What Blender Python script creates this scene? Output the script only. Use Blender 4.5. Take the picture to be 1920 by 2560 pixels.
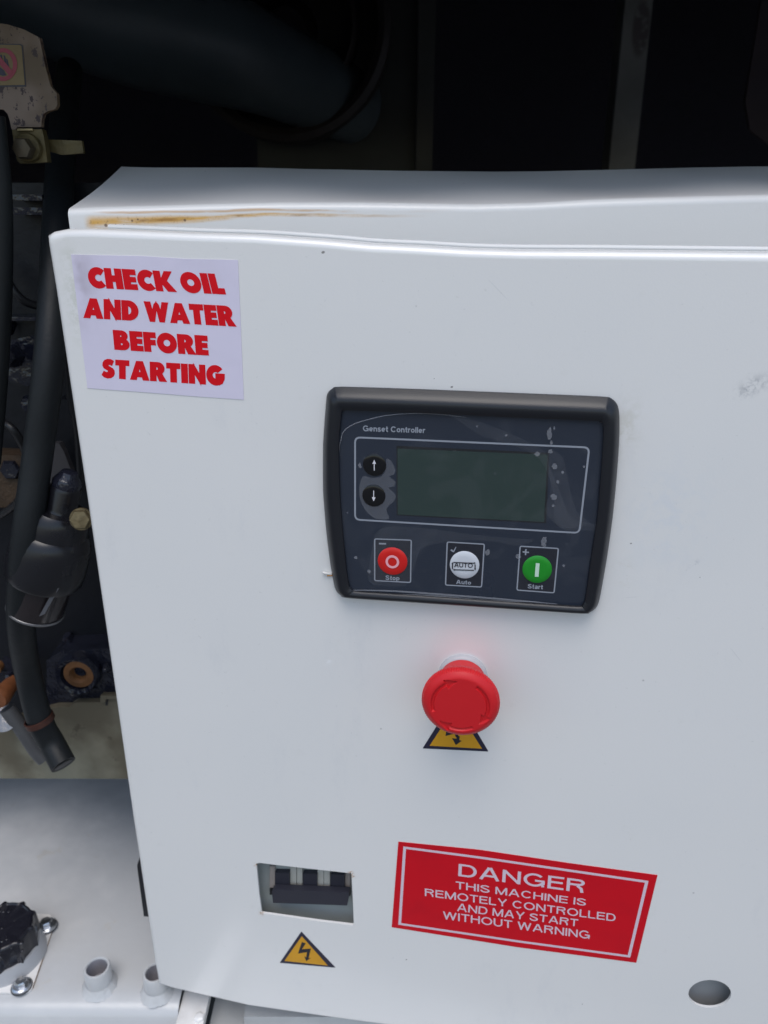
import bpy, bmesh, math, random
from mathutils import Vector, Matrix
from mathutils.geometry import tessellate_polygon
random.seed(7)
R = math.radians
S = bpy.context.scene
C = S.collection
for o in list(bpy.data.objects): bpy.data.objects.remove(o)

# ------------------------------------------------------------------ camera
PITCH, ROLL, YAW = R(20.9), R(-.19), R(8.33)       # camera tilt, camera roll, door swing
F = 1923.5                                          # focal length in photo pixels (1920 x 2560)
DIST = .43
cr, sr = math.cos(ROLL), math.sin(ROLL)
_rt = Vector((1, 0, 0)); _dn = Vector((0, -math.sin(PITCH), -math.cos(PITCH))); FWD = Vector((0, math.cos(PITCH), -math.sin(PITCH)))
RT = _rt * cr + _dn * sr
DN = _rt * -sr + _dn * cr
CAM = Vector((0, -DIST * math.cos(PITCH), DIST * math.sin(PITCH)))
cam = bpy.data.cameras.new('camera'); co = bpy.data.objects.new('camera', cam); C.objects.link(co)
m = Matrix((RT, -DN, -FWD)).transposed().to_4x4(); m.translation = CAM
co.matrix_world = m
cam.sensor_fit = 'VERTICAL'; cam.sensor_height = 36; cam.lens = 36 * F / 2560
cam.clip_start = .01; cam.clip_end = 500
cam.dof.use_dof = True; cam.dof.focus_distance = .43; cam.dof.aperture_fstop = 10
S.camera = co
S.render.resolution_x, S.render.resolution_y = 768, 1024

# ------------------------------------------------------------------ light
w = bpy.data.worlds.new('World'); S.world = w; w.use_nodes = True
nt = w.node_tree; bg = nt.nodes['Background']
sky = nt.nodes.new('ShaderNodeTexSky'); sky.sky_type = 'NISHITA'; sky.sun_disc = False
SUN_EL, SUN_AZ = R(68), R(186)                      # azimuth clockwise from +Y: behind the camera
sky.sun_elevation = SUN_EL; sky.sun_rotation = SUN_AZ
sky.air_density = 1.3; sky.dust_density = 2.0; sky.ozone_density = 1.0
nt.links.new(sky.outputs[0], bg.inputs[0]); bg.inputs[1].default_value = .15
sl = bpy.data.lights.new('sun', 'SUN'); sl.energy = 1.1; sl.angle = R(40); sl.color = (1, .985, .96)
so = bpy.data.objects.new('sun', sl); C.objects.link(so)
sd = Vector((math.sin(SUN_AZ) * math.cos(SUN_EL), math.cos(SUN_AZ) * math.cos(SUN_EL), math.sin(SUN_EL)))
so.rotation_euler = sd.to_track_quat('Z', 'Y').to_euler(); so.location = (0, -2, 3)
S.view_settings.view_transform = 'Standard'; S.view_settings.look = 'None'
S.view_settings.gamma = 1; S.view_settings.exposure = .19

# ------------------------------------------------------------------ placing
def ray(p):
    return RT * ((p[0] - 960) / F) + DN * ((p[1] - 1280) / F) + FWD
def at(p, Y):
    d = ray(p); return CAM + d * ((Y - CAM.y) / d.y)
def atz(p, Z):
    d = ray(p); return CAM + d * ((Z - CAM.z) / d.z)
DS = Vector((math.cos(YAW), -math.sin(YAW), 0)); DT = Vector((0, 0, 1))
DNn = Vector((-math.sin(YAW), -math.cos(YAW), 0))   # outward normal of the door
def door(p, h=0.):
    d = ray(p); o = DNn * h
    return CAM + d * ((o - CAM).dot(DNn) / d.dot(DNn))
def dst(p, h=0.):
    q = door(p, h); return q.dot(DS), q.z
def dp(s, t, h=0.):
    return DS * s + DT * t + DNn * h
def zm(x0, y0, k):                                   # coordinates read from an enlarged crop -> photo pixels
    return lambda x, y: (x0 + x * k, y0 + y * k)
D_ = zm(0, 0, 1920 / 1659); Z1 = zm(0, 0, 640 / 1659); Z2 = zm(0, 400, 640 / 1659); Z3 = zm(0, 1000, 400 / 1475)
Z4 = zm(0, 1500, 400 / 1475); Z5 = zm(0, 2060, 640 / 1659); Z6 = zm(780, 940, 800 / 1659); Z7 = zm(960, 1580, 380 / 1659)
Z8 = zm(600, 2060, 1100 / 1659); ZT = zm(640, 0, 1280 / 1659); ZB = zm(620, 2130, 300 / 1659); ZK = zm(0, 2200, 160 / 1106)
ZQ = zm(0, 60, 240 / 1397); ZH = zm(1640, 2360, 280 / 1659); ZF = zm(880, 1300, 560 / 1659)
ZE = zm(380, 2440, 720 / 1659); ZR = zm(1400, 800, 520 / 1643)

# ------------------------------------------------------------------ node helper
class X:
    def __init__(s, nt, v): s.nt, s.v = nt, v
    def _m(s, op, *a, clamp=False):
        n = s.nt.nodes.new('ShaderNodeMath'); n.operation = op; n.use_clamp = clamp
        for i, q in enumerate((s,) + a):
            q = q.v if isinstance(q, X) else q
            if isinstance(q, (int, float)): n.inputs[i].default_value = q
            else: s.nt.links.new(q, n.inputs[i])
        return X(s.nt, n.outputs[0])
    def __add__(s, o): return s._m('ADD', o)
    def __sub__(s, o): return s._m('SUBTRACT', o)
    def __rsub__(s, o): return X(s.nt, o)._m('SUBTRACT', s)
    def __mul__(s, o): return s._m('MULTIPLY', o)
    __radd__ = __add__; __rmul__ = __mul__
    def __truediv__(s, o): return s._m('DIVIDE', o)
    def max(s, o): return s._m('MAXIMUM', o)
    def min(s, o): return s._m('MINIMUM', o)
    def abs(s): return s._m('ABSOLUTE')
    def exp(s): return s._m('EXPONENT')
    def sat(s): return s._m('ADD', 0., clamp=True)
    def step(s, a, b):
        n = s.nt.nodes.new('ShaderNodeMapRange'); n.interpolation_type = 'SMOOTHSTEP'
        s.nt.links.new(s.v, n.inputs[0]); n.inputs[1].default_value = a; n.inputs[2].default_value = b
        n.inputs[3].default_value = 0; n.inputs[4].default_value = 1
        if a > b: n.inputs[1].default_value = b; n.inputs[2].default_value = a; n.inputs[3].default_value = 1; n.inputs[4].default_value = 0
        return X(s.nt, n.outputs[0])
def V4(c): return (c[0], c[1], c[2], 1) if len(c) == 3 else c
class Mat:
    def __init__(s, name, base, rough=.5, metal=0., spec=.5, coat=0., coat_rough=.1, noise=0., nscale=40., bump=0., bscale=300., bdist=.001):
        s.m = bpy.data.materials.new(name); s.m.use_nodes = True; s.nt = s.m.node_tree
        s.p = s.nt.nodes['Principled BSDF']
        s.p.inputs['Base Color'].default_value = V4(base); s.p.inputs['Roughness'].default_value = rough
        s.p.inputs['Metallic'].default_value = metal; s.p.inputs['Specular IOR Level'].default_value = spec
        s.p.inputs['Coat Weight'].default_value = coat; s.p.inputs['Coat Roughness'].default_value = coat_rough
        s.col = None; s.base = base; s._pos = None; s.h = None
        if noise:
            n = s.noise(nscale, 4)
            f = n.step(.3, .7)
            s.mix(f * noise, tuple(c * .45 for c in base[:3]))
            s.rough(rough, n, .12)
        if bump: s.bump(s.noise(bscale, 3), bump, bdist)
    def pos(s):
        if not s._pos: s._pos = s.nt.nodes.new('ShaderNodeNewGeometry').outputs['Position']
        return s._pos
    def xyz(s):
        n = s.nt.nodes.new('ShaderNodeSeparateXYZ'); s.nt.links.new(s.pos(), n.inputs[0])
        return [X(s.nt, n.outputs[i]) for i in range(3)]
    def noise(s, scale, detail=2, stretch=None, rough=.5, dist=0.):
        n = s.nt.nodes.new('ShaderNodeTexNoise'); n.inputs['Scale'].default_value = scale; n.inputs['Detail'].default_value = detail
        n.inputs['Roughness'].default_value = rough; n.inputs['Distortion'].default_value = dist
        src = s.pos()
        if stretch:
            mp = s.nt.nodes.new('ShaderNodeMapping'); s.nt.links.new(src, mp.inputs[0]); mp.inputs['Scale'].default_value = stretch; src = mp.outputs[0]
        s.nt.links.new(src, n.inputs['Vector']); return X(s.nt, n.outputs['Fac'])
    def voro(s, scale, stretch=None):
        n = s.nt.nodes.new('ShaderNodeTexVoronoi'); n.inputs['Scale'].default_value = scale
        s.nt.links.new(s.pos(), n.inputs['Vector']); 
        sep = s.nt.nodes.new('ShaderNodeSeparateColor'); s.nt.links.new(n.outputs['Color'], sep.inputs[0])
        return X(s.nt, n.outputs['Distance']), X(s.nt, sep.outputs[0])
    def mix(s, fac, col):
        n = s.nt.nodes.new('ShaderNodeMix'); n.data_type = 'RGBA'
        s.nt.links.new(fac.v, n.inputs[0])
        if s.col: s.nt.links.new(s.col, n.inputs[6])
        else: n.inputs[6].default_value = V4(s.base)
        n.inputs[7].default_value = V4(col)
        s.col = n.outputs[2]; s.nt.links.new(s.col, s.p.inputs['Base Color'])
    def rough(s, r, x, amt):
        s.nt.links.new(((x - .5) * (2 * amt) + r).sat().v, s.p.inputs['Roughness'])
    def bump(s, x, strength, dist=.001):
        n = s.nt.nodes.new('ShaderNodeBump'); n.inputs['Strength'].default_value = strength; n.inputs['Distance'].default_value = dist
        s.nt.links.new(x.v, n.inputs['Height'])
        if s.h: s.nt.links.new(s.h, n.inputs['Normal'])
        s.h = n.outputs[0]; s.nt.links.new(s.h, s.p.inputs['Normal'])
    def metal(s, x): s.nt.links.new(x.v, s.p.inputs['Metallic'])

def blob(mt, c, rx, rz, ang=0., axes=None):
    """soft elliptical mask round the world point c, measured along the door (s) and up (z)"""
    x, y, z = mt.xyz()
    ds = (x - c.x) * DS.x + (y - c.y) * DS.y; dz = z - c.z
    ca, sa = math.cos(ang), math.sin(ang)
    u = (ds * ca + dz * sa) / rx; v = (dz * ca - ds * sa) / rz
    return (0. - (u * u + v * v)).exp() if False else ((u * u + v * v) * -1.).exp()

# ------------------------------------------------------------------ object helpers
def link(o, parent=None):
    C.objects.link(o)
    if parent is not None: o.parent = parent
    return o
def wloc(o):
    v = Vector((0, 0, 0))
    while o is not None: v += o.location; o = o.parent
    return v
def tag(o, label=None, cat=None, group=None, kind=None):
    if label: o['label'] = label
    if cat: o['category'] = cat
    if group: o['group'] = group
    if kind: o['kind'] = kind
    return o
def thing(name, loc, label, cat, group=None):
    o = bpy.data.objects.new(name, None); o.location = loc; o.empty_display_size = .02; C.objects.link(o)
    return tag(o, label, cat, group)
def part(name, verts, faces, mt, parent=None, smooth=None, mods=None, kind=None):
    me = bpy.data.meshes.new(name)
    off = wloc(parent) if parent is not None else Vector((0, 0, 0))
    me.from_pydata([tuple(Vector(v) - off) for v in verts], [], faces)
    me.materials.append(mt.m if isinstance(mt, Mat) else mt)
    bm = bmesh.new(); bm.from_mesh(me)
    bmesh.ops.recalc_face_normals(bm, faces=bm.faces); bm.to_mesh(me); bm.free()
    if smooth:
        me.shade_smooth(); me.set_sharp_from_angle(angle=R(smooth))
    o = bpy.data.objects.new(name, me); link(o, parent)
    if kind: o['kind'] = kind
    return o
class G:
    """collects geometry of one part"""
    def __init__(s): s.v = []; s.f = []
    def add(s, v, f):
        n = len(s.v); s.v += [Vector(q) for q in v]; s.f += [tuple(i + n for i in q) for q in f]; return s
    def build(s, name, mt, parent=None, smooth=None, kind=None): return part(name, s.v, s.f, mt, parent, smooth, kind=kind)
    def poly(s, pts):
        pts = [Vector(p) for p in pts]; return s.add(pts, [tuple(t) for t in tessellate_polygon([pts])])
    def slab(s, pts, d):
        """flat outline pts extruded by the vector d"""
        pts = [Vector(p) for p in pts]; d = Vector(d); n = len(pts)
        tri = tessellate_polygon([pts])
        f = [tuple(t) for t in tri] + [tuple(i + n for i in reversed(t)) for t in tri]
        f += [(i, (i + 1) % n, (i + 1) % n + n, i + n) for i in range(n)]
        return s.add(pts + [p + d for p in pts], f)
    def box(s, a, b):
        (x0, y0, z0), (x1, y1, z1) = a, b
        v = [(x, y, z) for z in (z0, z1) for y in (y0, y1) for x in (x0, x1)]
        return s.add(v, [(0, 1, 3, 2), (4, 6, 7, 5), (0, 4, 5, 1), (2, 3, 7, 6), (0, 2, 6, 4), (1, 5, 7, 3)])
    def loft(s, loops, closed=True, cap0=False, cap1=False):
        n = len(loops[0]); v = [p for l in loops for p in l]; f = []
        for k in range(len(loops) - 1):
            for i in range(n if closed else n - 1):
                j = (i + 1) % n; f.append((k * n + i, k * n + j, (k + 1) * n + j, (k + 1) * n + i))
        if cap0: f.append(tuple(range(n)))
        if cap1: f.append(tuple(range((len(loops) - 1) * n, len(loops) * n)))
        return s.add(v, f)
    def lathe(s, c, ax, prof, n=48, rf=None, cap0=True, cap1=True, ref=Vector((0, 0, 1))):
        ax = Vector(ax).normalized(); u = ax.cross(ref)
        if u.length < .1: u = ax.cross(Vector((1, 0, 0)))
        u.normalize(); w_ = u.cross(ax)
        loops = []
        for k, (h, r) in enumerate(prof):
            loops.append([Vector(c) + ax * h + (u * math.cos(2 * math.pi * i / n) + w_ * math.sin(2 * math.pi * i / n)) * (r * (rf(2 * math.pi * i / n, k) if rf else 1)) for i in range(n)])
        return s.loft(loops, True, cap0 and prof[0][1] > 1e-6, cap1 and prof[-1][1] > 1e-6)
    def tube(s, path, r, n=20, sub=8, caps=True):
        P = [Vector(p) for p in path]; rr = r if isinstance(r, (list, tuple)) else [r] * len(P)
        pts = []; rad = []
        for i in range(len(P) - 1):
            p0 = P[max(i - 1, 0)]; p1 = P[i]; p2 = P[i + 1]; p3 = P[min(i + 2, len(P) - 1)]
            for k in range(sub):
                t = k / sub
                pts.append(.5 * ((2 * p1) + (p2 - p0) * t + (2 * p0 - 5 * p1 + 4 * p2 - p3) * t * t + (3 * p1 - p0 - 3 * p2 + p3) * t ** 3))
                rad.append(rr[i] + (rr[i + 1] - rr[i]) * t)
        pts.append(P[-1]); rad.append(rr[-1])
        T = [(pts[min(i + 1, len(pts) - 1)] - pts[max(i - 1, 0)]).normalized() for i in range(len(pts))]
        u = T[0].orthogonal().normalized(); loops = []
        for i, p in enumerate(pts):
            u = (u - T[i] * u.dot(T[i])).normalized(); v = T[i].cross(u)
            loops.append([p + (u * math.cos(2 * math.pi * k / n) + v * math.sin(2 * math.pi * k / n)) * rad[i] for k in range(n)])
        return s.loft(loops, True, caps, caps)

def resample(pts, n, closed=True):
    P = [Vector(p) for p in pts]
    if closed: P = P + [P[0]]
    L = [0]
    for a, b in zip(P, P[1:]): L.append(L[-1] + (b - a).length)
    out = []; j = 0
    for i in range(n):
        t = L[-1] * i / (n if closed else n - 1)
        while j < len(L) - 2 and L[j + 1] < t: j += 1
        out.append(P[j].lerp(P[j + 1], (t - L[j]) / max(L[j + 1] - L[j], 1e-12)))
    return out
def roundpoly(pts, r, n=6):
    """round the corners of a 2-D polygon; r is a number or one per corner"""
    P = [Vector(p) for p in pts]; out = []; N = len(P)
    for i in range(N):
        ri = r[i] if isinstance(r, (list, tuple)) else r
        a, b, c = P[i - 1], P[i], P[(i + 1) % N]
        d1 = (a - b).normalized(); d2 = (c - b).normalized()
        if ri <= 0: out.append(b); continue
        p, q = b + d1 * ri, b + d2 * ri
        for k in range(n + 1):
            t = k / n; out.append(p * (1 - t) ** 2 + b * 2 * t * (1 - t) + q * t * t)
    return out
def offset2(P, d):
    N = len(P); out = []
    area = sum(P[i - 1][0] * P[i][1] - P[i][0] * P[i - 1][1] for i in range(N)); sg = 1 if area > 0 else -1
    for i in range(N):
        a, b, c = Vector(P[i - 1][:2]), Vector(P[i][:2]), Vector(P[(i + 1) % N][:2])
        e1 = (b - a).normalized(); e2 = (c - b).normalized()
        n1 = Vector((-e1.y, e1.x)) * sg; n2 = Vector((-e2.y, e2.x)) * sg
        nn = n1 + n2; k = nn.length_squared
        out.append(b + nn * (2 * d / k) if k > .2 else b + n1 * d)
    return out
def quadmap(q):
    """unit square -> photo pixels; q = top left, top right, bottom right, bottom left"""
    TL, TR, BR, BL = [Vector(p) for p in q]
    def f(u, v):                                        # v up
        return (BL * (1 - u) + BR * u) * (1 - v) + (TL * (1 - u) + TR * u) * v
    return f
def text_geo(body, offset=0.):
    cu = bpy.data.curves.new('t', 'FONT'); cu.body = body; cu.offset = offset; cu.resolution_u = 4
    o = bpy.data.objects.new('t', cu); C.objects.link(o)
    dg = bpy.context.evaluated_depsgraph_get(); me = bpy.data.meshes.new_from_object(o.evaluated_get(dg))
    v = [q.co.copy() for q in me.vertices]; f = [tuple(p.vertices) for p in me.polygons]
    bpy.data.objects.remove(o); bpy.data.curves.remove(cu); bpy.data.meshes.remove(me)
    x0 = min(q.x for q in v); x1 = max(q.x for q in v)
    return v, f, x0, x1
def text_on(name, body, quad, mt, parent, place, offset=0., cap=None):
    """lettering laid into the quad; capital height fills the quad (descenders hang below)"""
    v, f, x0, x1 = text_geo(body, offset); H = cap or (.729 + offset)
    g = quadmap(quad); lo = -offset
    vv = [place(g((q.x - x0) / (x1 - x0), (q.y - lo) / (H - lo))) for q in v]
    return part(name, vv, f, mt, parent)

def _arc(cx, cy, rx, ry, a0, a1, n=16): return [(cx + rx * math.cos(R(a0 + (a1 - a0) * i / n)), cy + ry * math.sin(R(a0 + (a1 - a0) * i / n))) for i in range(n + 1)]
def sans(ch, t):
    """centre lines of a plain grotesque letter: width, strokes"""
    a = t / 2; T = 1 - a; X_ = .72 - a; m_ = .5
    if ch == ' ': return .36, []
    if ch == 'D': w = .84; return w, [[(a, 0), (a, 1)], [(a, T), (w * .5, T)] + _arc(w * .5, m_, w * .5 - a, m_ - a, 90, -90) + [(w * .5, a), (a, a)]]
    if ch == 'A': w = .92; return w, [[(a * .9, 0), (w / 2 - a * .3, 1)], [(w - a * .9, 0), (w / 2 + a * .3, 1)], [(w * .22, .32), (w * .78, .32)]]
    if ch == 'N': w = .84; return w, [[(a, 0), (a, 1)], [(w - a, 0), (w - a, 1)], [(a * 1.1, 1 - a * .6), (w - a * 1.1, a * .6)]]
    if ch == 'M': w = 1.0; return w, [[(a, 0), (a, 1)], [(w - a, 0), (w - a, 1)], [(a * 1.2, 1), (w / 2 + a * .2, 0)], [(w / 2 - a * .2, 0), (w - a * 1.2, 1)]]
    if ch == 'E': w = .74; return w, [[(w, T), (a, T), (a, a), (w, a)], [(a, .53), (w * .93, .53)]]
    if ch == 'H': w = .82; return w, [[(a, 0), (a, 1)], [(w - a, 0), (w - a, 1)], [(a, .53), (w - a, .53)]]
    if ch == 'I': w = t; return w, [[(a, 0), (a, 1)]]
    if ch == 'L': w = .66; return w, [[(a, 1), (a, a), (w, a)]]
    if ch == 'T': w = .76; return w, [[(0, T), (w, T)], [(w / 2, 0), (w / 2, T)]]
    if ch == 'Y': w = .86; return w, [[(a, 1), (w / 2, .40)], [(w - a, 1), (w / 2, .40)], [(w / 2, 0), (w / 2, .46)]]
    if ch == 'U': w = .80; return w, [[(a, 1), (a, .36)] + _arc(w / 2, .36, w / 2 - a, .36 - a, 180, 360) + [(w - a, 1)]]
    if ch == 'W': w = 1.26; return w, [[(a, 1), (w * .28, 0)], [(w * .25, 0), (w / 2, 1)], [(w / 2, 1), (w * .75, 0)], [(w * .72, 0), (w - a, 1)]]
    if ch == 'O': w = 1.0; return w, [_arc(w / 2, m_, w / 2 - a, m_ - a + .01, 90, 450, 32)]
    if ch == 'C': w = .92; return w, [_arc(w / 2 + .02, m_, w / 2 - a, m_ - a + .01, 38, 322, 26)]
    if ch == 'G': w = .98; return w, [_arc(w / 2, m_, w / 2 - a, m_ - a + .01, 40, 330, 26) + [(w - a, a * .2)], [(w * .54, .46), (w - a * .2, .46)], [(w - a, .46), (w - a, .20)]]
    if ch == 'R': w = .84; return w, [[(a, 0), (a, 1)], [(a, T), (w * .6, T)] + _arc(w * .6, .745 - a * .0, w * .34 - a * .6, .255 - a, 90, -90) + [(w * .6, .49 + a), (a, .49 + a)], [(w * .58, .48), (w * .80, .30), (w * .86, 0)]]
    if ch == 'S':
        w = .78; r1 = (.27 - a / 2)
        return w, [_arc(w / 2, .755 - a * .25, w / 2 - a, .245 - a * .75, 18, 205, 16) + _arc(w / 2, .255 + a * .2, w / 2 - a, .255 - a * .8, 60, -195, 20)]
    if ch == 'e': w = .64; return w, [[(w - a, .34), (a, .34)], _arc(w / 2, .36, w / 2 - a, .36 - a, 0, 318, 24)]
    if ch == 'n': w = .62; return w, [[(a, 0), (a, .72)], _arc(w / 2, .42, w / 2 - a, .30 - a, 180, 0, 14) + [(w - a, 0)]]
    if ch == 'u': w = .62; return w, [[(w - a, 0), (w - a, .72)], [(a, .72)] + _arc(w / 2, .30, w / 2 - a, .30 - a, 180, 360, 14)]
    if ch == 's': w = .56; return w, [_arc(w / 2, .53 - a * .1, w / 2 - a, .19 - a * .7, 20, 210, 12) + _arc(w / 2, .19 + a * .05, w / 2 - a, .19 - a * .7, 60, -190, 14)]
    if ch == 't': w = .40; return w, [[(w * .48, .95), (w * .48, .16), (w * .62, a), (w, a)], [(0, .72 - a), (w, .72 - a)]]
    if ch == 'o': w = .66; return w, [_arc(w / 2, .36, w / 2 - a, .36 - a, 90, 450, 26)]
    if ch == 'r': w = .40; return w, [[(a, 0), (a, .72)], [(a, .45), (w * .55, .68 - a * .4), (w, .72 - a)]]
    if ch == 'l': w = t; return w, [[(a, 0), (a, 1)]]
    if ch == 'p': w = .66; return w, [[(a, -.27), (a, .72)], _arc(w / 2, .36, w / 2 - a, .36 - a, 90, 450, 26)]
    if ch == 'a': w = .62; return w, [_arc(w / 2 - .01, .50, w / 2 - a, .22 - a * .8, 160, 0, 12) + [(w - a, 0)], _arc(w * .46, .21, w * .46 - a, .21 - a * .8, 40, 360, 20)]
    return .5, []
def ribbon(P, t):
    P = [Vector(p) for p in P]; P = [p for i, p in enumerate(P) if i == 0 or (p - P[i - 1]).length > 1e-5]; n = len(P); l0, l1 = [], []
    shut = (P[0] - P[-1]).length < 1e-4
    for i in range(n):
        a = P[i - 1] if i else (P[-2] if shut else None); b = P[i + 1] if i < n - 1 else (P[1] if shut else None)
        d1 = (P[i] - a).normalized() if a is not None else None; d2 = (b - P[i]).normalized() if b is not None else None
        if d1 is None: d1 = d2
        if d2 is None: d2 = d1
        n1, n2 = Vector((-d1.y, d1.x)), Vector((-d2.y, d2.x)); nn = n1 + n2; k = max(nn.length_squared, .9)
        o = nn * (t / k); l0.append(P[i] + o); l1.append(P[i] - o)
    return l0, l1
def sans_on(name, body, quad, mt, parent, place, t=.12, gap=.13):
    adv = 0; it = []
    for ch in body:
        w, st = sans(ch, t); it.append((adv, st)); adv += w + (gap if ch != ' ' else 0)
    adv -= gap; qm = quadmap(quad); g = G()
    for x, st in it:
        for j, P in enumerate(st):
            l0, l1 = ribbon(P, t)
            g.loft([[place(qm((x + p.x) / adv, p.y), j) for p in l0], [place(qm((x + p.x) / adv, p.y), j) for p in l1]], closed=False)
    return g.build(name, mt, parent)

# ------------------------------------------------------------------ materials
def srgb(*c): return tuple((v / 255 / 12.92) if v / 255 <= .04045 else ((v / 255 + .055) / 1.055) ** 2.4 for v in c)

white = Mat('white_powder_coat', (.81, .795, .775), rough=.36, coat=.8, coat_rough=.18)
n = white.noise(9, 3); white.mix(n.step(.45, .75) * .10, (.66, .69, .70))
n2 = white.noise(60, 4, rough=.7); white.mix(n2.step(.62, .8) * .10, (.55, .53, .48))
white.bump(white.noise(5.5, 1), .3, .004)                       # slow oil-can waves of thin sheet
white.bump(white.noise(900, 2), .10, .0004)                     # orange peel
white.rough(.34, white.noise(14, 3), .06)
vd, vc = white.voro(60)
white.mix(vd.step(.055, .02) * vc.step(.90, .91) * .35, (.10, .09, .08))
def copy_mat(src, name):
    mt = Mat.__new__(Mat); mt.m = src.m.copy(); mt.m.name = name; mt.nt = mt.m.node_tree; mt.p = mt.nt.nodes['Principled BSDF']
    mt.base = src.base; mt._pos = None
    mt.col = mt.p.inputs['Base Color'].links[0].from_socket if mt.p.inputs['Base Color'].links else None
    mt.h = mt.p.inputs['Normal'].links[0].from_socket if mt.p.inputs['Normal'].links else None
    return mt

black_plastic = Mat('black_moulded_plastic', (.009, .010, .014), rough=.34, bump=.25, bscale=1500, bdist=.0003)
navy = Mat('navy_label_film', srgb(32, 40, 54), rough=.30)
navy.rough(.30, navy.noise(30, 3), .08)
grey_print = Mat('grey_print', srgb(150, 155, 165), rough=.4)
lcd = Mat('unlit_lcd_glass', srgb(45, 60, 56), rough=.12, spec=.35); lcd.mix(lcd.noise(40, 3, (1, 1, 4)).step(.5, .9) * .5, srgb(52, 67, 62))
lcd_edge = Mat('lcd_recess_black', (.006, .007, .009), rough=.35)
btn_black = Mat('black_domed_key', (.004, .004, .005), rough=.16)
btn_red = Mat('red_key', (.62, .012, .010), rough=.3); btn_white = Mat('white_key', srgb(205, 208, 214), rough=.35)
btn_green = Mat('green_key', (.012, .26, .018), rough=.3)
print_white = Mat('white_print', srgb(225, 222, 228), rough=.4); print_pink = Mat('pinkish_white_print', srgb(240, 170, 180), rough=.4)
print_black = Mat('black_print', (.012, .012, .02), rough=.5)

# ================================================================== LARGE STRUCTURE
concrete = Mat('yard_concrete', (.16, .16, .155), rough=.9, noise=.4, nscale=6)
part('ground', [(-60, -60, -1.15), (60, -60, -1.15), (60, 60, -1.15), (-60, 60, -1.15)], [(0, 1, 2, 3)], concrete, kind='structure')

YB = .052                                           # front plane of the cabinet
TZ = door(D_(345, 2118), 0).z - .028                # height of the tank top

# ---------------------------------------------------------------- generator canopy
shade_dark = Mat('shade_black_interior', (.040, .038, .052), rough=.9, bump=.6, bscale=200, bdist=.004)  # near-black wall colour stands in for the shade inside the canopy
shellp = Mat('canopy_paint', (.75, .76, .76), rough=.4)
can = thing('generator_canopy', (0, .9, -1.1), 'steel generator enclosure with interior coloured dark for shade around the engine', 'enclosure')
XL, XR, YF, YK, ZTOP, ZBOT = -1.1, 1.3, .02, 1.15, .56, -1.1
def wall(name, a, b, t, mt=shade_dark):
    return G().box(a, b).build(name, mt, can)
wall('back_panel', (XL, YK, ZBOT), (XR, YK + .03, ZTOP), 0)
wall('end_panel', (XL - .03, YF, ZBOT), (XL, YK, ZTOP), 0)
wall('end_panel', (XR, YF, ZBOT), (XR + .03, YK, ZTOP), 0)
wall('roof_underside', (XL, YF, ZTOP - .03), (XR, YK, ZTOP - .002), 0)
G().box((XL - .03, YF - .02, ZTOP), (XR + .03, YK + .03, ZTOP + .012)).build('roof', shellp, can)
G().box((XL, YF, .284), (XR, YF + .03, ZTOP - .0305)).build('unseen_shade_header', shade_dark, can)  # added above the frame, out of view, to keep sun off the cabinet top
G().box((XL, YF - .004, .282), (XR, YF - .0005, ZTOP)).build('unseen_shade_header_skin', shellp, can)  # outer face of the added, unseen sun-blocking beam

# vertical posts and panels seen in the dark above the cabinet
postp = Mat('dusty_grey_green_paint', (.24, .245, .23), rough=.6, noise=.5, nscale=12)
rustp = copy_mat(postp, 'rust_spotted_post_paint')
px_, py_, pz_ = rustp.xyz()
c0 = at(ZT(1250, 90), .75)
rustp.mix(((((px_ - c0.x) / .012) * ((px_ - c0.x) / .012) + ((pz_ - c0.z) / .035) * ((pz_ - c0.z) / .035)) * -1.).exp().step(.3, .6) * rustp.noise(90, 3).step(.35, .5) * .7, (.08, .055, .06))
yP = .75
a = at(ZT(1197, 0), yP); b = at(ZT(1290, 0), yP); 
post = thing('canopy_post', (a.x, yP, -.6), 'pale grey upright post with rust stain behind the cabinet', 'post')
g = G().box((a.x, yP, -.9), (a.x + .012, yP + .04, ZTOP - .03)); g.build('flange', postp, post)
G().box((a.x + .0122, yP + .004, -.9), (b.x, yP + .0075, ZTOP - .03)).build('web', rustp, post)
yQ = .62
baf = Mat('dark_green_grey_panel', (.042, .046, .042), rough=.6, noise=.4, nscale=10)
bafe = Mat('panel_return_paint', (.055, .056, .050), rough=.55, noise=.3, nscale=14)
a0 = at(ZT(270, 300), yQ); a1 = at(ZT(520, 300), yQ); a2 = at(ZT(575, 300), yQ)
rp = thing('baffle_panel', (a0.x, yQ, -.6), 'dark grey green upright baffle panel left of the black opening', 'panel')
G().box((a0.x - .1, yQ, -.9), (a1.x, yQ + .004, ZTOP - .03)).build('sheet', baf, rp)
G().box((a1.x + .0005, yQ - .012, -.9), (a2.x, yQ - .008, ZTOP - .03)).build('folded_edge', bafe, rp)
yS = .66
a0 = at(ZT(1640, 0), yS); a1 = at(ZT(1585, 330), yS)
sp = thing('side_baffle', (a0.x, yS, -.6), 'dark plum brown upright panel at the far right of the opening', 'panel')
G().slab([(a0.x, yS, ZTOP - .03), (a1.x, yS, a1.z), at(ZT(1600, 420), yS), at(ZT(1700, 500), yS), (a0.x + .3, yS, a1.z - .1), (a0.x + .3, yS, ZTOP - .03)], (0, .005, 0)).build('sheet', Mat('plum_brown_dusty', (.050, .036, .044), rough=.6, noise=.4, nscale=10), sp)

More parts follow.
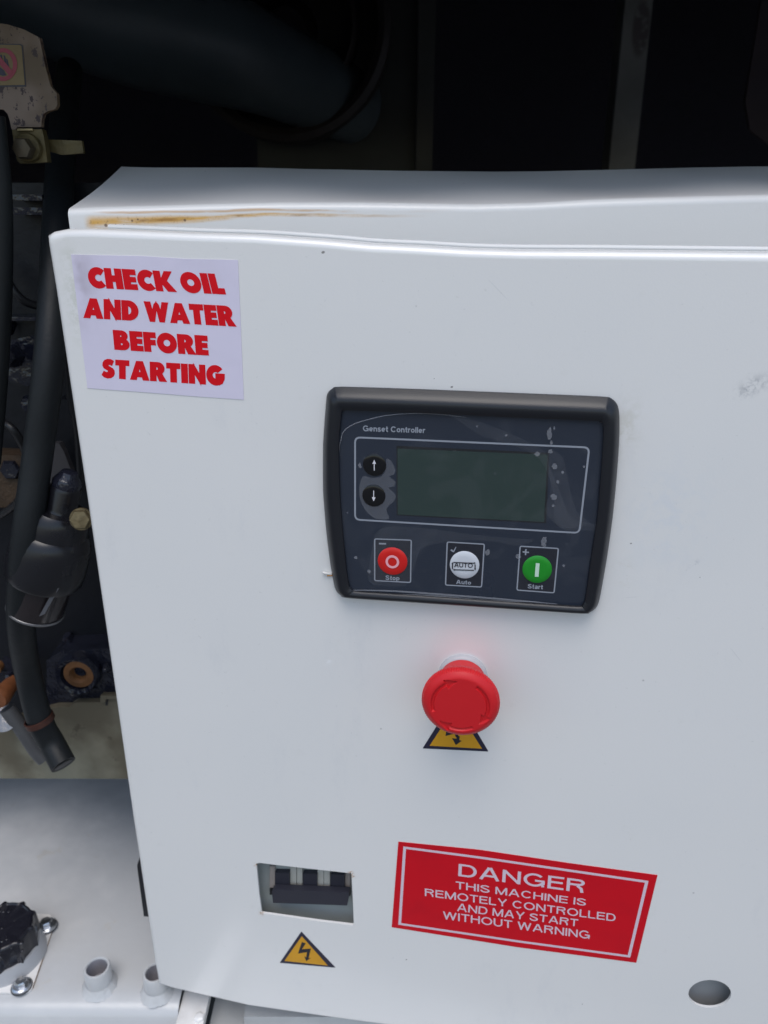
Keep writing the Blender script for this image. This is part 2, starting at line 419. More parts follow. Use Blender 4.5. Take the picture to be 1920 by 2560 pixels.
# fan shroud rings
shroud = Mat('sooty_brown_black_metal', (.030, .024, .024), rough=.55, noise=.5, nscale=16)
yR = .56; fc = at(ZT(95, 90), yR)
fs = thing('fan_shroud', fc, 'round black fan shroud ring in the dark behind the big hose', 'fan shroud')
sc = (at(ZT(430, 90), yR) - fc).length
def ring(r0, r1, y0, y1, name, mt):
    G().lathe(fc + Vector((0, y1, 0)), (0, -1, 0), [(0, r0), (y1 - y0, r0), (y1 - y0 + .004, (r0 + r1) / 2), (y1 - y0, r1), (0, r1)], 72, cap0=False, cap1=False).build(name, mt, fs, smooth=50)
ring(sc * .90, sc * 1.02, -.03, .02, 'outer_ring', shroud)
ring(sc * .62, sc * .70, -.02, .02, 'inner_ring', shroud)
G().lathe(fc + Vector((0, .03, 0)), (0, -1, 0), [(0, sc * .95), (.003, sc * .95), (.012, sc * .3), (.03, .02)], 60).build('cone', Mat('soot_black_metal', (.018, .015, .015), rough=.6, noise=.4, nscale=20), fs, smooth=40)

# ---------------------------------------------------------------- base tank
tankp = copy_mat(white, 'tank_white_paint')
tankp.mix(tankp.noise(7, 4, rough=.7).step(.25, .6) * .50 + .42, (.50, .51, .52))
tankp.p.inputs['Coat Weight'].default_value = .3
tankp.mix(tankp.noise(35, 5, rough=.7).step(.60, .72) * .35, (.50, .45, .36))
tankp.mix(tankp.noise(12, 2).step(.62, .7) * .15, (.50, .52, .55))
tankp.bump(tankp.noise(30, 3), .35, .003)
tank = thing('base_tank', (-.2, .1, TZ), 'white painted base tank deck with weld spatter below the cabinet', 'tank')
def tz(p, dz=0.): return atz(p, TZ + dz)
fold = tz(D_(150, 2172)).y
xb = tz(D_(388, 2160)).x
yend = .60
g = G()
prof = [(yend, TZ), (fold + .012, TZ), (fold + .004, TZ - .0012), (fold - .001, TZ - .004), (fold - .004, TZ - .009), (fold - .016, TZ - .05), (fold - .02, TZ - .5)]
g.loft([[Vector((x, y, z)) for y, z in prof] for x in (-1.05, -.6, -.3, xb)], closed=False)
g.build('deck', tankp, tank, smooth=30)
# end of the deck: mounting strip, recess and beam below the cabinet
stripp = copy_mat(white, 'strip_grey_white_paint'); stripp.mix(stripp.noise(30, 4).step(.5, .7) * .5, (.45, .43, .40))
beam = Mat('shaded_grey_paint', (.52, .53, .53), rough=.5, noise=.3, nscale=20)
p1 = tz(D_(450, 2165), -.006)
G().box((xb + .0006, fold - .09, TZ - .012), (p1.x, fold + .35, TZ - .005)).build('mounting_strip', stripp, tank)
G().box((p1.x + .0006, fold - .09, TZ - .030), (p1.x + .5, fold + .35, TZ - .025)).build('recess_floor', beam, tank)
q = tz(ZE(562, 180), -.03)
G().box((q.x, fold - .0, TZ - .0248), (q.x + .45, fold + .3, TZ - .012)).build('cross_beam', beam, tank)
q = tz(ZE(272, 243), -.005)
G().lathe(q, (0, 0, 1), [(0, .0045), (.0022, .0042), (.003, .0025), (.0032, 0)], 6).build('rivet', stripp, tank)

# pipe stubs welded to the deck
weldp = copy_mat(tankp, 'lumpy_weld_paint'); weldp.bump(weldp.noise(90, 2), .5, .004)
innerp = Mat('grey_pipe_bore', (.36, .35, .38), rough=.5, noise=.5, nscale=60)
def stub(c_top, rim_px):
    hgt = .020
    r = (atz(rim_px[1], TZ + hgt) - atz(rim_px[0], TZ + hgt)).length / 2 * 1.07
    c = atz(c_top, TZ + hgt); c.z = TZ
    o = G().lathe(c, (0, 0, 1), [(.0005, r), (hgt - .001, r), (hgt, r - .0006), (hgt, r - .0018), (hgt - .0008, r - .0024), (.002, r - .0024)], 40, cap0=False, cap1=False)
    o.build('pipe_stub', tankp, tank, smooth=40)
    G().lathe(c, (0, 0, 1), [(hgt - .0012, r - .0026), (.003, r - .0026), (.003, 0)], 32, cap0=False).build('pipe_bore', innerp, tank, smooth=40)
    rnd = [random.uniform(.75, 1.35) for _ in range(48)]
    G().lathe(c, (0, 0, 1), [(.0055, r + .0002), (.004, r + .0010), (.0015, r + .0025), (-.001, r + .0045)], 48,
              rf=lambda an, k: 1 + (rnd[int(an / (2 * math.pi) * 48 + .5) % 48] - 1) * (.03, .06, .09, .14)[k], cap0=False, cap1=False).build('weld_bead', weldp, tank, smooth=60)
stub(Z5(627, 925), (Z5(550, 925), Z5(706, 925)))
stub(Z5(1005, 958), (Z5(932, 958), Z5(1080, 958)))
# small dark gland slot standing behind the door edge
gm = Mat('black_rubber_trim', (.012, .012, .016), rough=.4)
gy = .07
G().slab([at(Z5(*q), gy) for q in ((905, 215), (889, 265), (890, 290), (932, 598), (990, 604), (960, 215))], (0, .006, 0)).build('edge_trim', gm, tag(thing('rubber_trim', at(Z5(930, 600), gy), 'black rubber edging strip just behind the lower left door edge', 'edging'), None, None))

# ---------------------------------------------------------------- cabinet
cab = thing('control_cabinet', (0, YB + .06, TZ + .02), 'white sheet metal control cabinet with its door standing slightly ajar', 'cabinet')
rimp = copy_mat(white, 'white_rim_with_rust_run')
rimp.p.inputs['Coat Weight'].default_value = .2
x, y, z = rimp.xyz()
A = at(D_(187, 488), YB); Bp = at(D_(420, 478), YB); E_ = at(D_(553, 470), YB)
# rust run: a band along the rim that thins out to the right
wob = rimp.noise(22, 3, (1, 1, 3)) - .5
t = ((x - A.x) / (E_.x - A.x)).min(1.05)
line = A.z + .0010 + (E_.z - A.z) * t + wob * .004
d = (z - line).abs()
n3 = rimp.noise(60, 5, (.22, 1, 2.2), rough=.7)
along = x.step(A.x - .002, A.x + .004) * x.step(E_.x + .10, E_.x + .0)
m1 = (d / (.0046 - t * .0030).max(.0006)).step(1.0, .1) * along * n3.step(.26, .52)
rimp.mix(m1 * 1.0, (.74, .42, .10))
line2 = A.z + .0062 + (E_.z - A.z) * t * .45 + wob * .004
m2 = ((z - line2).abs() / .0011).step(1., .1) * x.step(A.x - .002, A.x + .02) * x.step(E_.x + .12, E_.x + .02) * n3.step(.36, .55)
rimp.mix(m2 * .7, (.60, .32, .10))
m3 = ((z - line).abs() / .0012).step(1., .2) * along * rimp.noise(90, 4, (.4, 1, 1.5)).step(.50, .62)
rimp.mix(m3 * .8, (.36, .17, .04))
rimp.mix(m1 * rimp.noise(500, 4, rough=.8).step(.52, .66) * .6, (.34, .16, .04))
for (u, v) in ((686, 1460), (748, 1457), (803, 1460), (856, 1430), (893, 1422), (1198, 1427)):
    c = at(Z1(u, v), YB)
    rr = ((x - c.x) * (x - c.x) + (z - c.z) * (z - c.z)) * (1 / .0010 ** 2)
    rimp.mix((rr * -(1. + (u % 7) * .5)).exp().step(.25, .7) * .8, (.14, .07, .03))

front = [D_(145, 449), D_(200, 446), D_(330, 443), D_(460, 439), D_(600, 436), D_(760, 436), D_(900, 438), D_(1020, 440), D_(1150, 437), D_(1280, 430), D_(1400, 426), D_(1540, 422), D_(1659, 419), D_(1800, 416), D_(1950, 413)]
back = [D_(262, 360), D_(330, 362), D_(450, 362), D_(560, 362), D_(670, 365), D_(780, 367), D_(880, 369), D_(990, 370), D_(1100, 371), D_(1200, 370), D_(1300, 368), D_(1420, 365), D_(1540, 362), D_(1659, 360), D_(1800, 359)]
fl = at(front[0], YB)
# depth of the roof: the left side is square to the front
lo, hi = YB, YB + .6
for _ in range(50):
    mid = (lo + hi) / 2
    if at(back[0], mid).x < fl.x: hi = mid
    else: lo = mid
YBK = mid
print('cabinet roof depth', YBK - YB, 'tank z', TZ, 'front z', fl.z, 'back z', at(back[0], YBK).z)
FR = [at(p, YB) for p in front]; BK = [at(p, YBK) for p in back]
NS = 60
FRr = resample(FR, NS, False); BKr = resample(BK, NS, False)
rad = .0045; loops = []
for i in range(NS):
    f_, b_ = FRr[i], BKr[i]
    b_ = Vector((f_.x, YBK, b_.z)) if i else b_
    L = []
    L.append(Vector((f_.x, YB, f_.z - .09))); L.append(Vector((f_.x, YB, f_.z - .045)))
    cz = f_.z - rad
    sl_ = math.atan2(b_.z - f_.z, YBK - YB)
    for k in range(9):
        an = R(180) - (R(90) - sl_) * k / 8
        L.append(Vector((f_.x, YB + rad + rad * math.cos(an), cz + rad * math.sin(an))))
    s0 = L[-1].copy()
    for k in range(1, 9):
        u = k / 8; L.append(s0.lerp(b_, u) - Vector((0, 0, .0025 * math.sin(math.pi * u) * (.5 + .5 * math.sin(i * .35)))))
    L.append(Vector((f_.x, YBK + .003, b_.z - .002))); L.append(Vector((f_.x, YBK + .004, TZ + .03)))
    loops.append(L)
g = G().loft(loops, closed=False)
shell = g.build('shell', rimp, cab, smooth=40)
# left side wall following the roof profile, right side wall
side = [q + Vector((0.0, 0, 0)) for q in loops[0]] + [Vector((fl.x, YB, TZ + .03))]
G().slab([q + Vector((.0004, .0008, -.0008)) for q in side], (.0018, 0, 0)).build('side_panel', white, cab)
xr = FRr[-1].x
side = [q.copy() for q in loops[-1]] + [Vector((xr, YB, TZ + .03))]
G().slab([q + Vector((-.0004, .0008, -.0008)) for q in side], (-.0018, 0, 0)).build('side_panel', white, cab)
G().box((fl.x + .002, YB, TZ + .03), (fl.x + .032, YB + .0018, FR[0].z - .0905)).build('front_flange', white, cab)
G().box((fl.x + .0325, YB, TZ + .03), (xr - .002, YB + .0018, TZ + .06)).build('front_flange', white, cab)
G().box((fl.x + .002, YB + .002, TZ + .0300), (xr - .002, YBK, TZ + .0318)).build('floor_panel', white, cab)
# door leaf
O = []
top = [(107, 508), (120, 500), (150, 494), (200, 494), (300, 498), (420, 503), (553, 507), (700, 517), (800, 526), (907, 531), (1010, 537), (1123, 540), (1300, 541), (1480, 543), (1659, 545), (1850, 547)]
bot = [(1850, 2395), (1500, 2318), (1250, 2274), (1050, 2242), (870, 2212), (700, 2189), (540, 2166), (440, 2143), (375, 2128), (345, 2118)]
left = [(336, 2070), (290, 1762), (238, 1398), (190, 1066), (150, 797), (125, 628), (109, 530)]
O = [Vector(dst(D_(*q), -.004)) for q in top + bot + left]
rD = .0042
W = []
# holes
def hole(pxs): return [Vector(dst(p, 0)) for p in pxs]
win = hole([ZB(*q) for q in ((118, 190), (118, 160), (165, 150), (400, 180), (780, 222), (1130, 262), (1392, 290), (1425, 290), (1432, 340), (1452, 700), (1462, 1010), (1440, 1012), (1000, 960), (700, 918), (420, 878), (215, 850), (190, 840), (160, 620), (135, 380))])
rh = hole([ZH(797 + 316 * math.cos(a_), 738 + 205 * math.sin(a_)) for a_ in [2 * math.pi * i / 40 for i in range(40)]])
bm = bmesh.new()
def loopv(P, h, edges=True):
    vs = [bm.verts.new(dp(p[0], p[1], h)) for p in P]
    es = [bm.edges.new((vs[i], vs[(i + 1) % len(vs)])) for i in range(len(vs))] if edges else []
    return vs, es
inner = offset2(O, rD)
v0, e0 = loopv(inner, 0); edges = list(e0); hv = []
for P in (win, rh):
    v_, e_ = loopv(P, 0); edges += e_; hv.append((P, v_))
bmesh.ops.triangle_fill(bm, use_beauty=True, use_dissolve=False, edges=edges)
prev = v0
for k in range(1, 8):
    an = R(90) * min(k, 6) / 6
    ins = rD * (1 - math.sin(an)); hh = -rD * (1 - math.cos(an))
    if k == 7: ins = 0; hh = -.020
    P = offset2(O, ins) if ins > 1e-9 else O
    vs, _ = loopv(P, hh, False)
    for i in range(len(vs)):
        j = (i + 1) % len(vs); bm.faces.new((prev[i], prev[j], vs[j], vs[i]))
    prev = vs
P = offset2(O, .012); vs, _ = loopv(P, -.0203, False)
for i in range(len(vs)):
    j = (i + 1) % len(vs); bm.faces.new((prev[i], prev[j], vs[j], vs[i]))
for P, v_ in hv:
    P2 = P; prev = v_
    for hh in (-.0004, -.0017):
        vs, _ = loopv(P2, hh, False)
        for i in range(len(vs)):
            j = (i + 1) % len(vs); bm.faces.new((prev[i], prev[j], vs[j], vs[i]))
        prev = vs
bmesh.ops.recalc_face_normals(bm, faces=bm.faces)
me = bpy.data.meshes.new('door')
off = wloc(cab)
for v in bm.verts: v.co -= off
bm.to_mesh(me); bm.free()
doorp = copy_mat(white, 'white_door_paint')
# dirt, scuffs and drips where the photograph has them
for (p, rx, rz, an, col, k) in (
        (D_(1625, 835), .0075, .0035, .6, (.30, .31, .33), .75), (D_(1352, 930), .006, .016, 0, (.62, .60, .52), .55),
        (D_(1345, 1370 - 130), .004, .006, 0, (.60, .56, .42), .55), (D_(1500, 1220), .0030, .0016, .9, (.52, .52, .54), .8),
        (D_(165, 640), .006, .022, 0, (.66, .66, .60), .8), (D_(150, 560), .006, .006, 0, (.66, .66, .60), .6),
        (D_(1440, 1120), .02, .03, 0, (.72, .74, .77), .5), (D_(710, 1430), .002, .002, 0, (.9, .9, .9), .8)):
    c = door(p); b_ = blob(doorp, c, rx, rz, an)
    nn = doorp.noise(260 if k > .6 else 90, 4, rough=.7).step(.42, .62)
    doorp.mix(b_ * nn * k, col)
for (p, r_) in ((D_(1363, 1174), .0007), (D_(976, 836), .0009), (D_(878, 2073), .0008), (D_(1258, 2175 - 6), .0006), (D_(698, 545), .0012), (D_(938, 858 - 40), .0004), (D_(1512, 1247), .0004)):
    doorp.mix(blob(doorp, door(p), r_ * .9, r_ * .6, .3).step(.3, .7) * .75, (.08, .07, .06))
for (p, rx, rz, an) in ((D_(1075, 625), .0075, .00012, -.75), (D_(1590, 1415), .006, .00012, -.85), (D_(700, 2330), .004, .0001, .4), (D_(1365, 1290), .004, .0001, .15)):
    doorp.mix(blob(doorp, door(p), rx, rz, an).step(.2, .7) * .4, (.42, .43, .45))
doorp.mix(doorp.noise(26, 5, (1, 1, .35), rough=.75).step(.56, .74) * .16, (.60, .61, .64))
doorp.mix(doorp.noise(320, 3, rough=.8).step(.66, .74) * .22, (.48, .47, .45))
# chipped rust at the cut-out corners
for q in ((118, 185), (185, 850), (1420, 290), (1445, 330)):
    doorp.mix(blob(doorp, door(ZB(*q)), .0016, .0016) * doorp.noise(700, 3).step(.4, .6), (.42, .22, .07))
me.materials.append(doorp.m); me.shade_smooth(); me.set_sharp_from_angle(angle=R(50))
leaf = link(bpy.data.objects.new('door', me), cab)
wn = leaf.modifiers.new('wn', 'WEIGHTED_NORMAL'); wn.keep_sharp = True; wn.weight = 100
leaf['label'] = 'white cabinet door with cut-outs, slightly ajar'
sealm = Mat('off_white_door_seal', (.70, .70, .69), rough=.5)
sp_ = [Vector(dst(D_(*q), -.004)) for q in top[3:]]
G().tube([dp(q.x, q.y + .0004, -.0228) for q in sp_], .0017, 10, 4).build('door_seal', sealm, cab, smooth=60)
# grey plate behind the window, and behind the round hole
plate = Mat('grey_breaker_cover', (.40, .43, .42), rough=.55, noise=.2, nscale=30)
def dslab(P, h0, h1, name, mt, parent, kind=None):
    """P: 2-D outline in door coordinates, from depth h0 to h1"""
    return G().slab([dp(q[0], q[1], h1) for q in P], DNn * (h0 - h1)).build(name, mt, parent, kind=kind)
s0, t0 = dst(ZB(60, 90), -.012); s1, t1 = dst(ZB(1520, 1150), -.012)
dslab([(s0, t0 + .01), (s1, t0 + .01), (s1, t1 - .01), (s0, t1 - .01)], -.018, -.013, 'cover_plate', plate, cab)
s0, t0 = dst(ZH(380, 420), -.010); s1, t1 = dst(ZH(1230, 1100), -.010)
dslab([(s0, t0 + .006), (s1, t0 + .006), (s1, t1 - .006), (s0, t1 - .006)], -.016, -.012, 'blanking_plate', Mat('dark_grey_blanking', (.36, .37, .38), rough=.5), cab)

# ================================================================== OBJECTS ON THE DOOR
# ---------------------------------------------------------------- breaker
brk = thing('circuit_breaker', door(ZB(860, 700), -.013), 'three pole breaker with black linked toggles in the door window', 'circuit breaker')
cream = Mat('aged_cream_moulding', (.50, .49, .44), rough=.5, noise=.3, nscale=80)
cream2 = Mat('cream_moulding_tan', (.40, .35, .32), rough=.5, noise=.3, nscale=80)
tog = Mat('black_toggle_plastic', (.026, .026, .038), rough=.45)
hB = -.011
def bpoly(pts, h): return [Vector(dst(ZB(*q), h)) for q in pts]
# modules
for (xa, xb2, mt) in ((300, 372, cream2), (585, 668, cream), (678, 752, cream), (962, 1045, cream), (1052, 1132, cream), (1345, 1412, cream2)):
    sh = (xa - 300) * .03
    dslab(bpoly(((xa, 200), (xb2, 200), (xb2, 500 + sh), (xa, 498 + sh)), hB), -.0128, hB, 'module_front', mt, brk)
for xa in (375, 760, 1140):
    sh = (xa - 300) * .03
    dslab(bpoly(((xa, 285 + sh), (xa + 195, 290 + sh), (xa + 195, 560 + sh), (xa, 555 + sh)), -.009), -.0128, -.009, 'toggle', tog, brk)
hb = -.0035
dslab(bpoly(((330, 545), (360, 520), (1395, 560), (1400, 590), (1370, 740), (345, 705)), hb), -.0085, hb, 'handle_bar', tog, brk)
dslab(bpoly(((300, 500), (1412, 530), (1412, 610), (300, 590)), -.0105), -.0129, -.0105, 'toggle_slot', Mat('slot_black', (.01, .01, .012), rough=.6), brk)

# ---------------------------------------------------------------- stickers
def sticker(name, pxs, mt, label, cat, h=.00025, rnd=0):
    P = [Vector(dst(p, 0)) for p in pxs]
    if rnd: P = roundpoly(P, rnd)
    base = dp(sum(p[0] for p in P) / len(P), min(p[1] for p in P), 0)
    t_ = thing(name, base, label, cat)
    dslab(P, 0.00005, h, 'backing', mt, t_)
    return t_
lil = Mat('lilac_vinyl', (.72, .67, .80), rough=.38)
n = lil.noise(30, 4, rough=.65); lil.mix(n.step(.5, .8) * .4, (.62, .57, .66)); 
cc = door(Z2(490, 760)); lil.mix(blob(lil, cc, .010, .022) * lil.noise(60, 3).step(.3, .6) * .6, (.36, .31, .36))
lil.bump(lil.noise(55, 2), .3, .0012)
chk = sticker('warning_sticker', [Z2(*q) for q in ((462, 612), (700, 618), (920, 622), (1040, 630), (1200, 640), (1543, 648), (1562, 1100), (1581, 1553), (1250, 1530), (900, 1502), (568, 1478), (515, 1050))], lil,
              'square lilac white sticker with heavy red words about oil and water', 'sticker')
redv = Mat('heavy_red_print', (.70, .004, .012), rough=.45, spec=.2)

# heavy geometric capitals, drawn in a 0..1 high box; each entry: list of outlines
def arc(cx, cy, rx, ry, a0, a1, n=22): return [(cx + rx * math.cos(R(a0 + (a1 - a0) * i / n)), cy + ry * math.sin(R(a0 + (a1 - a0) * i / n))) for i in range(n + 1)]
def sector(cx, cy, rx, ry, ix, iy, a0, a1): return arc(cx, cy, rx, ry, a0, a1) + arc(cx, cy, ix, iy, a1, a0)
def rc(a, b, c, d): return [(a, b), (c, b), (c, d), (a, d)]
GL = {
 'C': (.76, [[*arc(.47, .5, .47, .52, 48, 312), *arc(.50, .5, .20, .20, 305, 55)]]),
 'O': (.98, [sector(.49, .5, .49, .52, .20, .20, 0, 180), sector(.49, .5, .49, .52, .20, .20, 180, 360)]),
 'G': (.98, [[*arc(.48, .5, .48, .52, 42, 300), *arc(.50, .5, .20, .20, 300, 55)], [(.50, .58), (.97, .58), (.95, .32), (.84, .10), (.66, .0), (.55, .05), (.60, .33), (.50, .36)]]),
 'H': (.82, [rc(0, 0, .31, 1), rc(.51, 0, .82, 1), rc(.30, .36, .52, .64)]),
 'E': (.62, [rc(0, 0, .31, 1), rc(.30, 0, .62, .24), rc(.30, .39, .59, .61), rc(.30, .76, .62, 1)]),
 'F': (.60, [rc(0, 0, .31, 1), rc(.30, .36, .57, .60), rc(.30, .75, .60, 1)]),
 'K': (.92, [rc(0, 0, .31, 1), [(.28, .50), (.56, 1), (.90, 1), (.58, .53), (.96, 0), (.58, 0), (.28, .46)]]),
 'I': (.32, [rc(0, 0, .32, 1)]),
 'L': (.60, [rc(0, 0, .31, 1), rc(.30, 0, .62, .26)]),
 'A': (1.0, [[(0, 0), (.33, 1), (.50, 1), (.50, .68), (.42, .40), (.50, .40), (.50, .16), (.355, .16), (.31, 0)], [(1.0, 0), (.69, 0), (.645, .16), (.50, .16), (.50, .40), (.58, .40), (.50, .68), (.50, 1), (.67, 1)]]),
 'N': (.88, [rc(0, 0, .29, 1), rc(.59, 0, .88, 1), [(.27, 1), (.61, .42), (.61, 0), (.27, .58)]]),
 'D': (.84, [rc(0, 0, .31, 1), [(.30, 1), *arc(.34, .5, .52, .50, 90, -90), (.30, 0), (.30, .26), *arc(.32, .5, .20, .24, -90, 90), (.30, .74)]]),
 'W': (1.28, [[(0, 1), (.31, 1), (.42, .52), (.52, .88), (.64, 1), (.64, .70), (.50, 0), (.26, 0)], [(1.28, 1), (.97, 1), (.86, .52), (.76, .88), (.64, 1), (.64, .70), (.78, 0), (1.02, 0)]]),
 'T': (.72, [rc(0, .74, .72, 1), rc(.205, 0, .515, .75)]),
 'R': (.82, [rc(0, 0, .31, 1), [(.30, 1), *arc(.42, .68, .34, .32, 90, -90), (.30, .36), (.30, .56), *arc(.34, .67, .10, .10, -90, 90), (.30, .77)], [(.32, .44), (.60, .44), (.86, 0), (.50, 0)]]),
 'B': (.76, [rc(0, 0, .31, 1), [(.30, 1), *arc(.40, .74, .30, .26, 90, -70), (.30, .46), (.30, .64), *arc(.34, .72, .09, .07, -90, 90), (.30, .80)], [(.30, .56), *arc(.42, .29, .34, .29, 85, -90), (.30, 0), (.30, .20), *arc(.36, .29, .10, .08, -90, 90), (.30, .38)]]),
 'S': (.66, [[(.62, .94), (.48, 1.01), (.30, 1.02), (.14, .95), (.05, .82), (.04, .66), (.10, .54), (.22, .46), (.32, .42), (.35, .36), (.31, .29), (.22, .28), (.10, .34), (.0, .14), (.12, .03), (.30, -.02), (.48, .01), (.61, .11), (.67, .26), (.65, .42), (.57, .52), (.44, .59), (.34, .64), (.32, .69), (.36, .74), (.44, .74), (.53, .70)]]),
 ' ': (.30, [])}
def heavy(word, quad, parent):
    adv = 0; items = []
    for ch in word:
        wdt, ps = GL[ch]; ps = [[(q.x, q.y) for q in offset2(P, -.030)] for P in ps]; items.append((adv, ps)); adv += wdt + (.092 if ch != ' ' else 0)
    adv -= .092; qm = quadmap(quad); g = G(); k = 0
    for a_, ps in items:
        for j, P in enumerate(ps):
            h = .00034 + j * .00003
            g.poly([door(qm((a_ + u) / adv, v), h) for u, v in P])
    return g.build('lettering', redv, parent)
heavy('CHECK OIL', [Z2(*q) for q in ((566, 697), (1425, 742), (1458, 868), (582, 824))], chk)
heavy('AND WATER', [Z2(*q) for q in ((545, 897), (1502, 950), (1522, 1076), (545, 1020))], chk)
heavy('BEFORE', [Z2(*q) for q in ((733, 1104), (1340, 1142), (1350, 1264), (745, 1226))], chk)
heavy('STARTING', [Z2(*q) for q in ((662, 1292), (1452, 1338), (1458, 1460), (662, 1408))], chk)

redp = Mat('red_danger_vinyl', (.62, .002, .012), rough=.42, spec=.3); redp.mix(redp.noise(40, 3).step(.4, .8) * .25, (.36, .003, .015))
dan = sticker('danger_sign', [Z8(*q) for q in ((597, 66), (900, 96), (1250, 148), (1574, 192), (1494, 522), (1050, 464), (572, 388))], redp,
              'red rectangular notice with white border and white words about remote control', 'sign')
pk = Mat('faded_white_print', (.72, .58, .66), rough=.4)
def dline(p, q, wd, h=.00034):
    a_, b_ = Vector(dst(p, 0)), Vector(dst(q, 0)); d = (b_ - a_).normalized(); n_ = Vector((-d.y, d.x)) * wd / 2
    return [dp(*(a_ - n_ - d * wd / 2), h), dp(*(b_ - n_ + d * wd / 2), h), dp(*(b_ + n_ + d * wd / 2), h), dp(*(a_ + n_ - d * wd / 2), h)]
def ringpoly(pxo, wd, h, place=None, rnd=0., n=6):
    P = [Vector(dst(p, 0)) for p in pxo]
    if rnd: P = roundpoly(P, rnd, n)
    I = offset2(P, wd); return G().loft([[dp(*p, h) for p in P], [dp(*p, h) for p in I]])
ringpoly([Z8(*q) for q in ((616, 83), (900, 120), (1540, 213), (1471, 502), (1050, 445), (597, 378))], .0019, .00034).build('border', pk, dan)
for body, q in (('DANGER', ((825, 150), (1303, 212), (1298, 268), (822, 203))), ('THIS MACHINE IS', ((813, 216), (1306, 283), (1303, 313), (813, 248))),
                ('REMOTELY CONTROLLED', ((697, 243), (1417, 340), (1415, 372), (697, 275))), ('AND MAY START', ((820, 299), (1276, 360), (1273, 391), (818, 332))),
                ('WITHOUT WARNING', ((765, 329), (1320, 405), (1318, 438), (765, 362)))):
    q = (q[0], q[1], tuple(q[1][i] + (q[2][i] - q[1][i]) * .87 for i in (0, 1)), tuple(q[0][i] + (q[3][i] - q[0][i]) * .87 for i in (0, 1)))
    sans_on('lettering', body, [Z8(*p) for p in q], pk, dan, lambda p, j: door(p, .00034 + j * .00002), t=.15 if body == 'DANGER' else .145)

amber = Mat('amber_vinyl', (.68, .33, .012), rough=.4, noise=.15, nscale=60)
amb_b = Mat('dark_navy_triangle_border', (.018, .016, .040), rough=.4)
def triangle(pts_o, pts_i, bolt, label):
    t_ = sticker('hazard_triangle', pts_o, amb_b, label, 'sticker', rnd=.0007)
    t_['group'] = 'electric shock warning triangles'
    dslab([Vector(dst(p, 0)) for p in pts_i], .00026, .00034, 'amber_field', amber, t_)
    for b_ in bolt: 
        g = G(); g.poly([door(p, .00040) for p in b_]); g.build('flash_symbol', print_black, t_)
    return t_
# upper triangle: apex hidden by the red button
dirc = [Z7(*q) for q in ((780, 700), (1140, 1302), (422, 1268))]
triangle(dirc, [Z7(*q) for q in ((778, 810), (1070, 1270), (498, 1238))],
         [[Z7(*q) for q in ((742, 1158), (790, 1165), (792, 1135), (828, 1138), (822, 1178), (848, 1188), (784, 1235))],
          [Z7(*q) for q in ((690, 960), (740, 940), (712, 1080), (790, 1060), (815, 1140), (785, 1150), (770, 1110), (672, 1135))]],
         'yellow and black triangle sticker half hidden under the red button')
triangle([ZB(*q) for q in ((738, 1098), (1210, 1595), (440, 1528))], [ZB(*q) for q in ((745, 1160), (1105, 1565), (505, 1500))],
         [[ZB(*q) for q in ((745, 1245), (800, 1262), (745, 1345), (870, 1335), (838, 1468), (872, 1462), (805, 1510), (778, 1440), (805, 1458), (815, 1385), (690, 1405))]],
         'yellow and black triangle sticker below the breaker window')

# ---------------------------------------------------------------- controller
ctl = thing('generator_controller', door(D_(1010, 1323), 0), 'black framed control unit with dark display and red white and green keys', 'control panel')
outer = [D_(*q) for q in ((703, 873), (706, 852), (716, 841), (738, 836), (900, 841), (1100, 849), (1295, 857), (1322, 862), (1335, 877), (1339, 905), (1338, 960), (1333, 1030), (1324, 1120), (1312, 1205), (1297, 1290), (1290, 1312), (1278, 1322), (1256, 1325), (1100, 1315), (900, 1302), (752, 1292), (733, 1286), (722, 1270), (712, 1215), (703, 1140), (697, 1060), (697, 960))]
inn = [D_(*q) for q in ((738, 898), (740, 886), (744, 884), (752, 884), (905, 890), (1100, 899), (1285, 907), (1295, 909), (1300, 912), (1303, 925), (1301, 970), (1296, 1040), (1289, 1120), (1276, 1205), (1264, 1290), (1261, 1300), (1257, 1306), (1247, 1308), (1100, 1298), (900, 1284), (775, 1276), (762, 1272), (755, 1262), (748, 1215), (741, 1140), (735, 1060), (733, 960))]
def smoothclosed(P, n=4):
    P = [Vector(p) for p in P]; out = []; N = len(P)
    for i in range(N):
        p0, p1, p2, p3 = P[i - 1], P[i], P[(i + 1) % N], P[(i + 2) % N]
        for k in range(n):
            t_ = k / n; q = .5 * ((2 * p1) + (p2 - p0) * t_ + (2 * p0 - 5 * p1 + 4 * p2 - p3) * t_ ** 2 + (3 * p1 - p0 - 3 * p2 + p3) * t_ ** 3)
            l = p1.lerp(p2, t_); out.append(l.lerp(q, .8) if (p2 - p1).length < 60 else l.lerp(q, .6))
    return out
HF = .0054
oS = [Vector(dst(p, .003)) for p in smoothclosed(outer)]; iS = [Vector(dst(p, HF)) for p in smoothclosed(inn)]
loops = [[dp(*p, 0) for p in offset2(oS, .0010)]]
for k in range(0, 13):
    an = math.pi * k / 12; u = (1 - math.cos(an)) / 2; hh = .002 + .0066 * math.sin(math.pi / 2 * min(u / .62, 1)) ** .85 - (.0012 * ((u - .62) / .38) ** 2 if u > .62 else 0)
    loops.append([dp(*(a_.lerp(b_, u)), hh) for a_, b_ in zip(oS, iS)])
loops.append([dp(*b_, HF - .0006) for b_ in iS])
G().loft(loops).build('bezel', black_plastic, ctl, smooth=60)
g = G(); g.poly([dp(*p, HF) for p in offset2(iS, -.0012)]); g.build('faceplate', navy, ctl)
def cd(p, h=HF): return door(p, h)
def cst(p, h=HF): return Vector(dst(p, h))
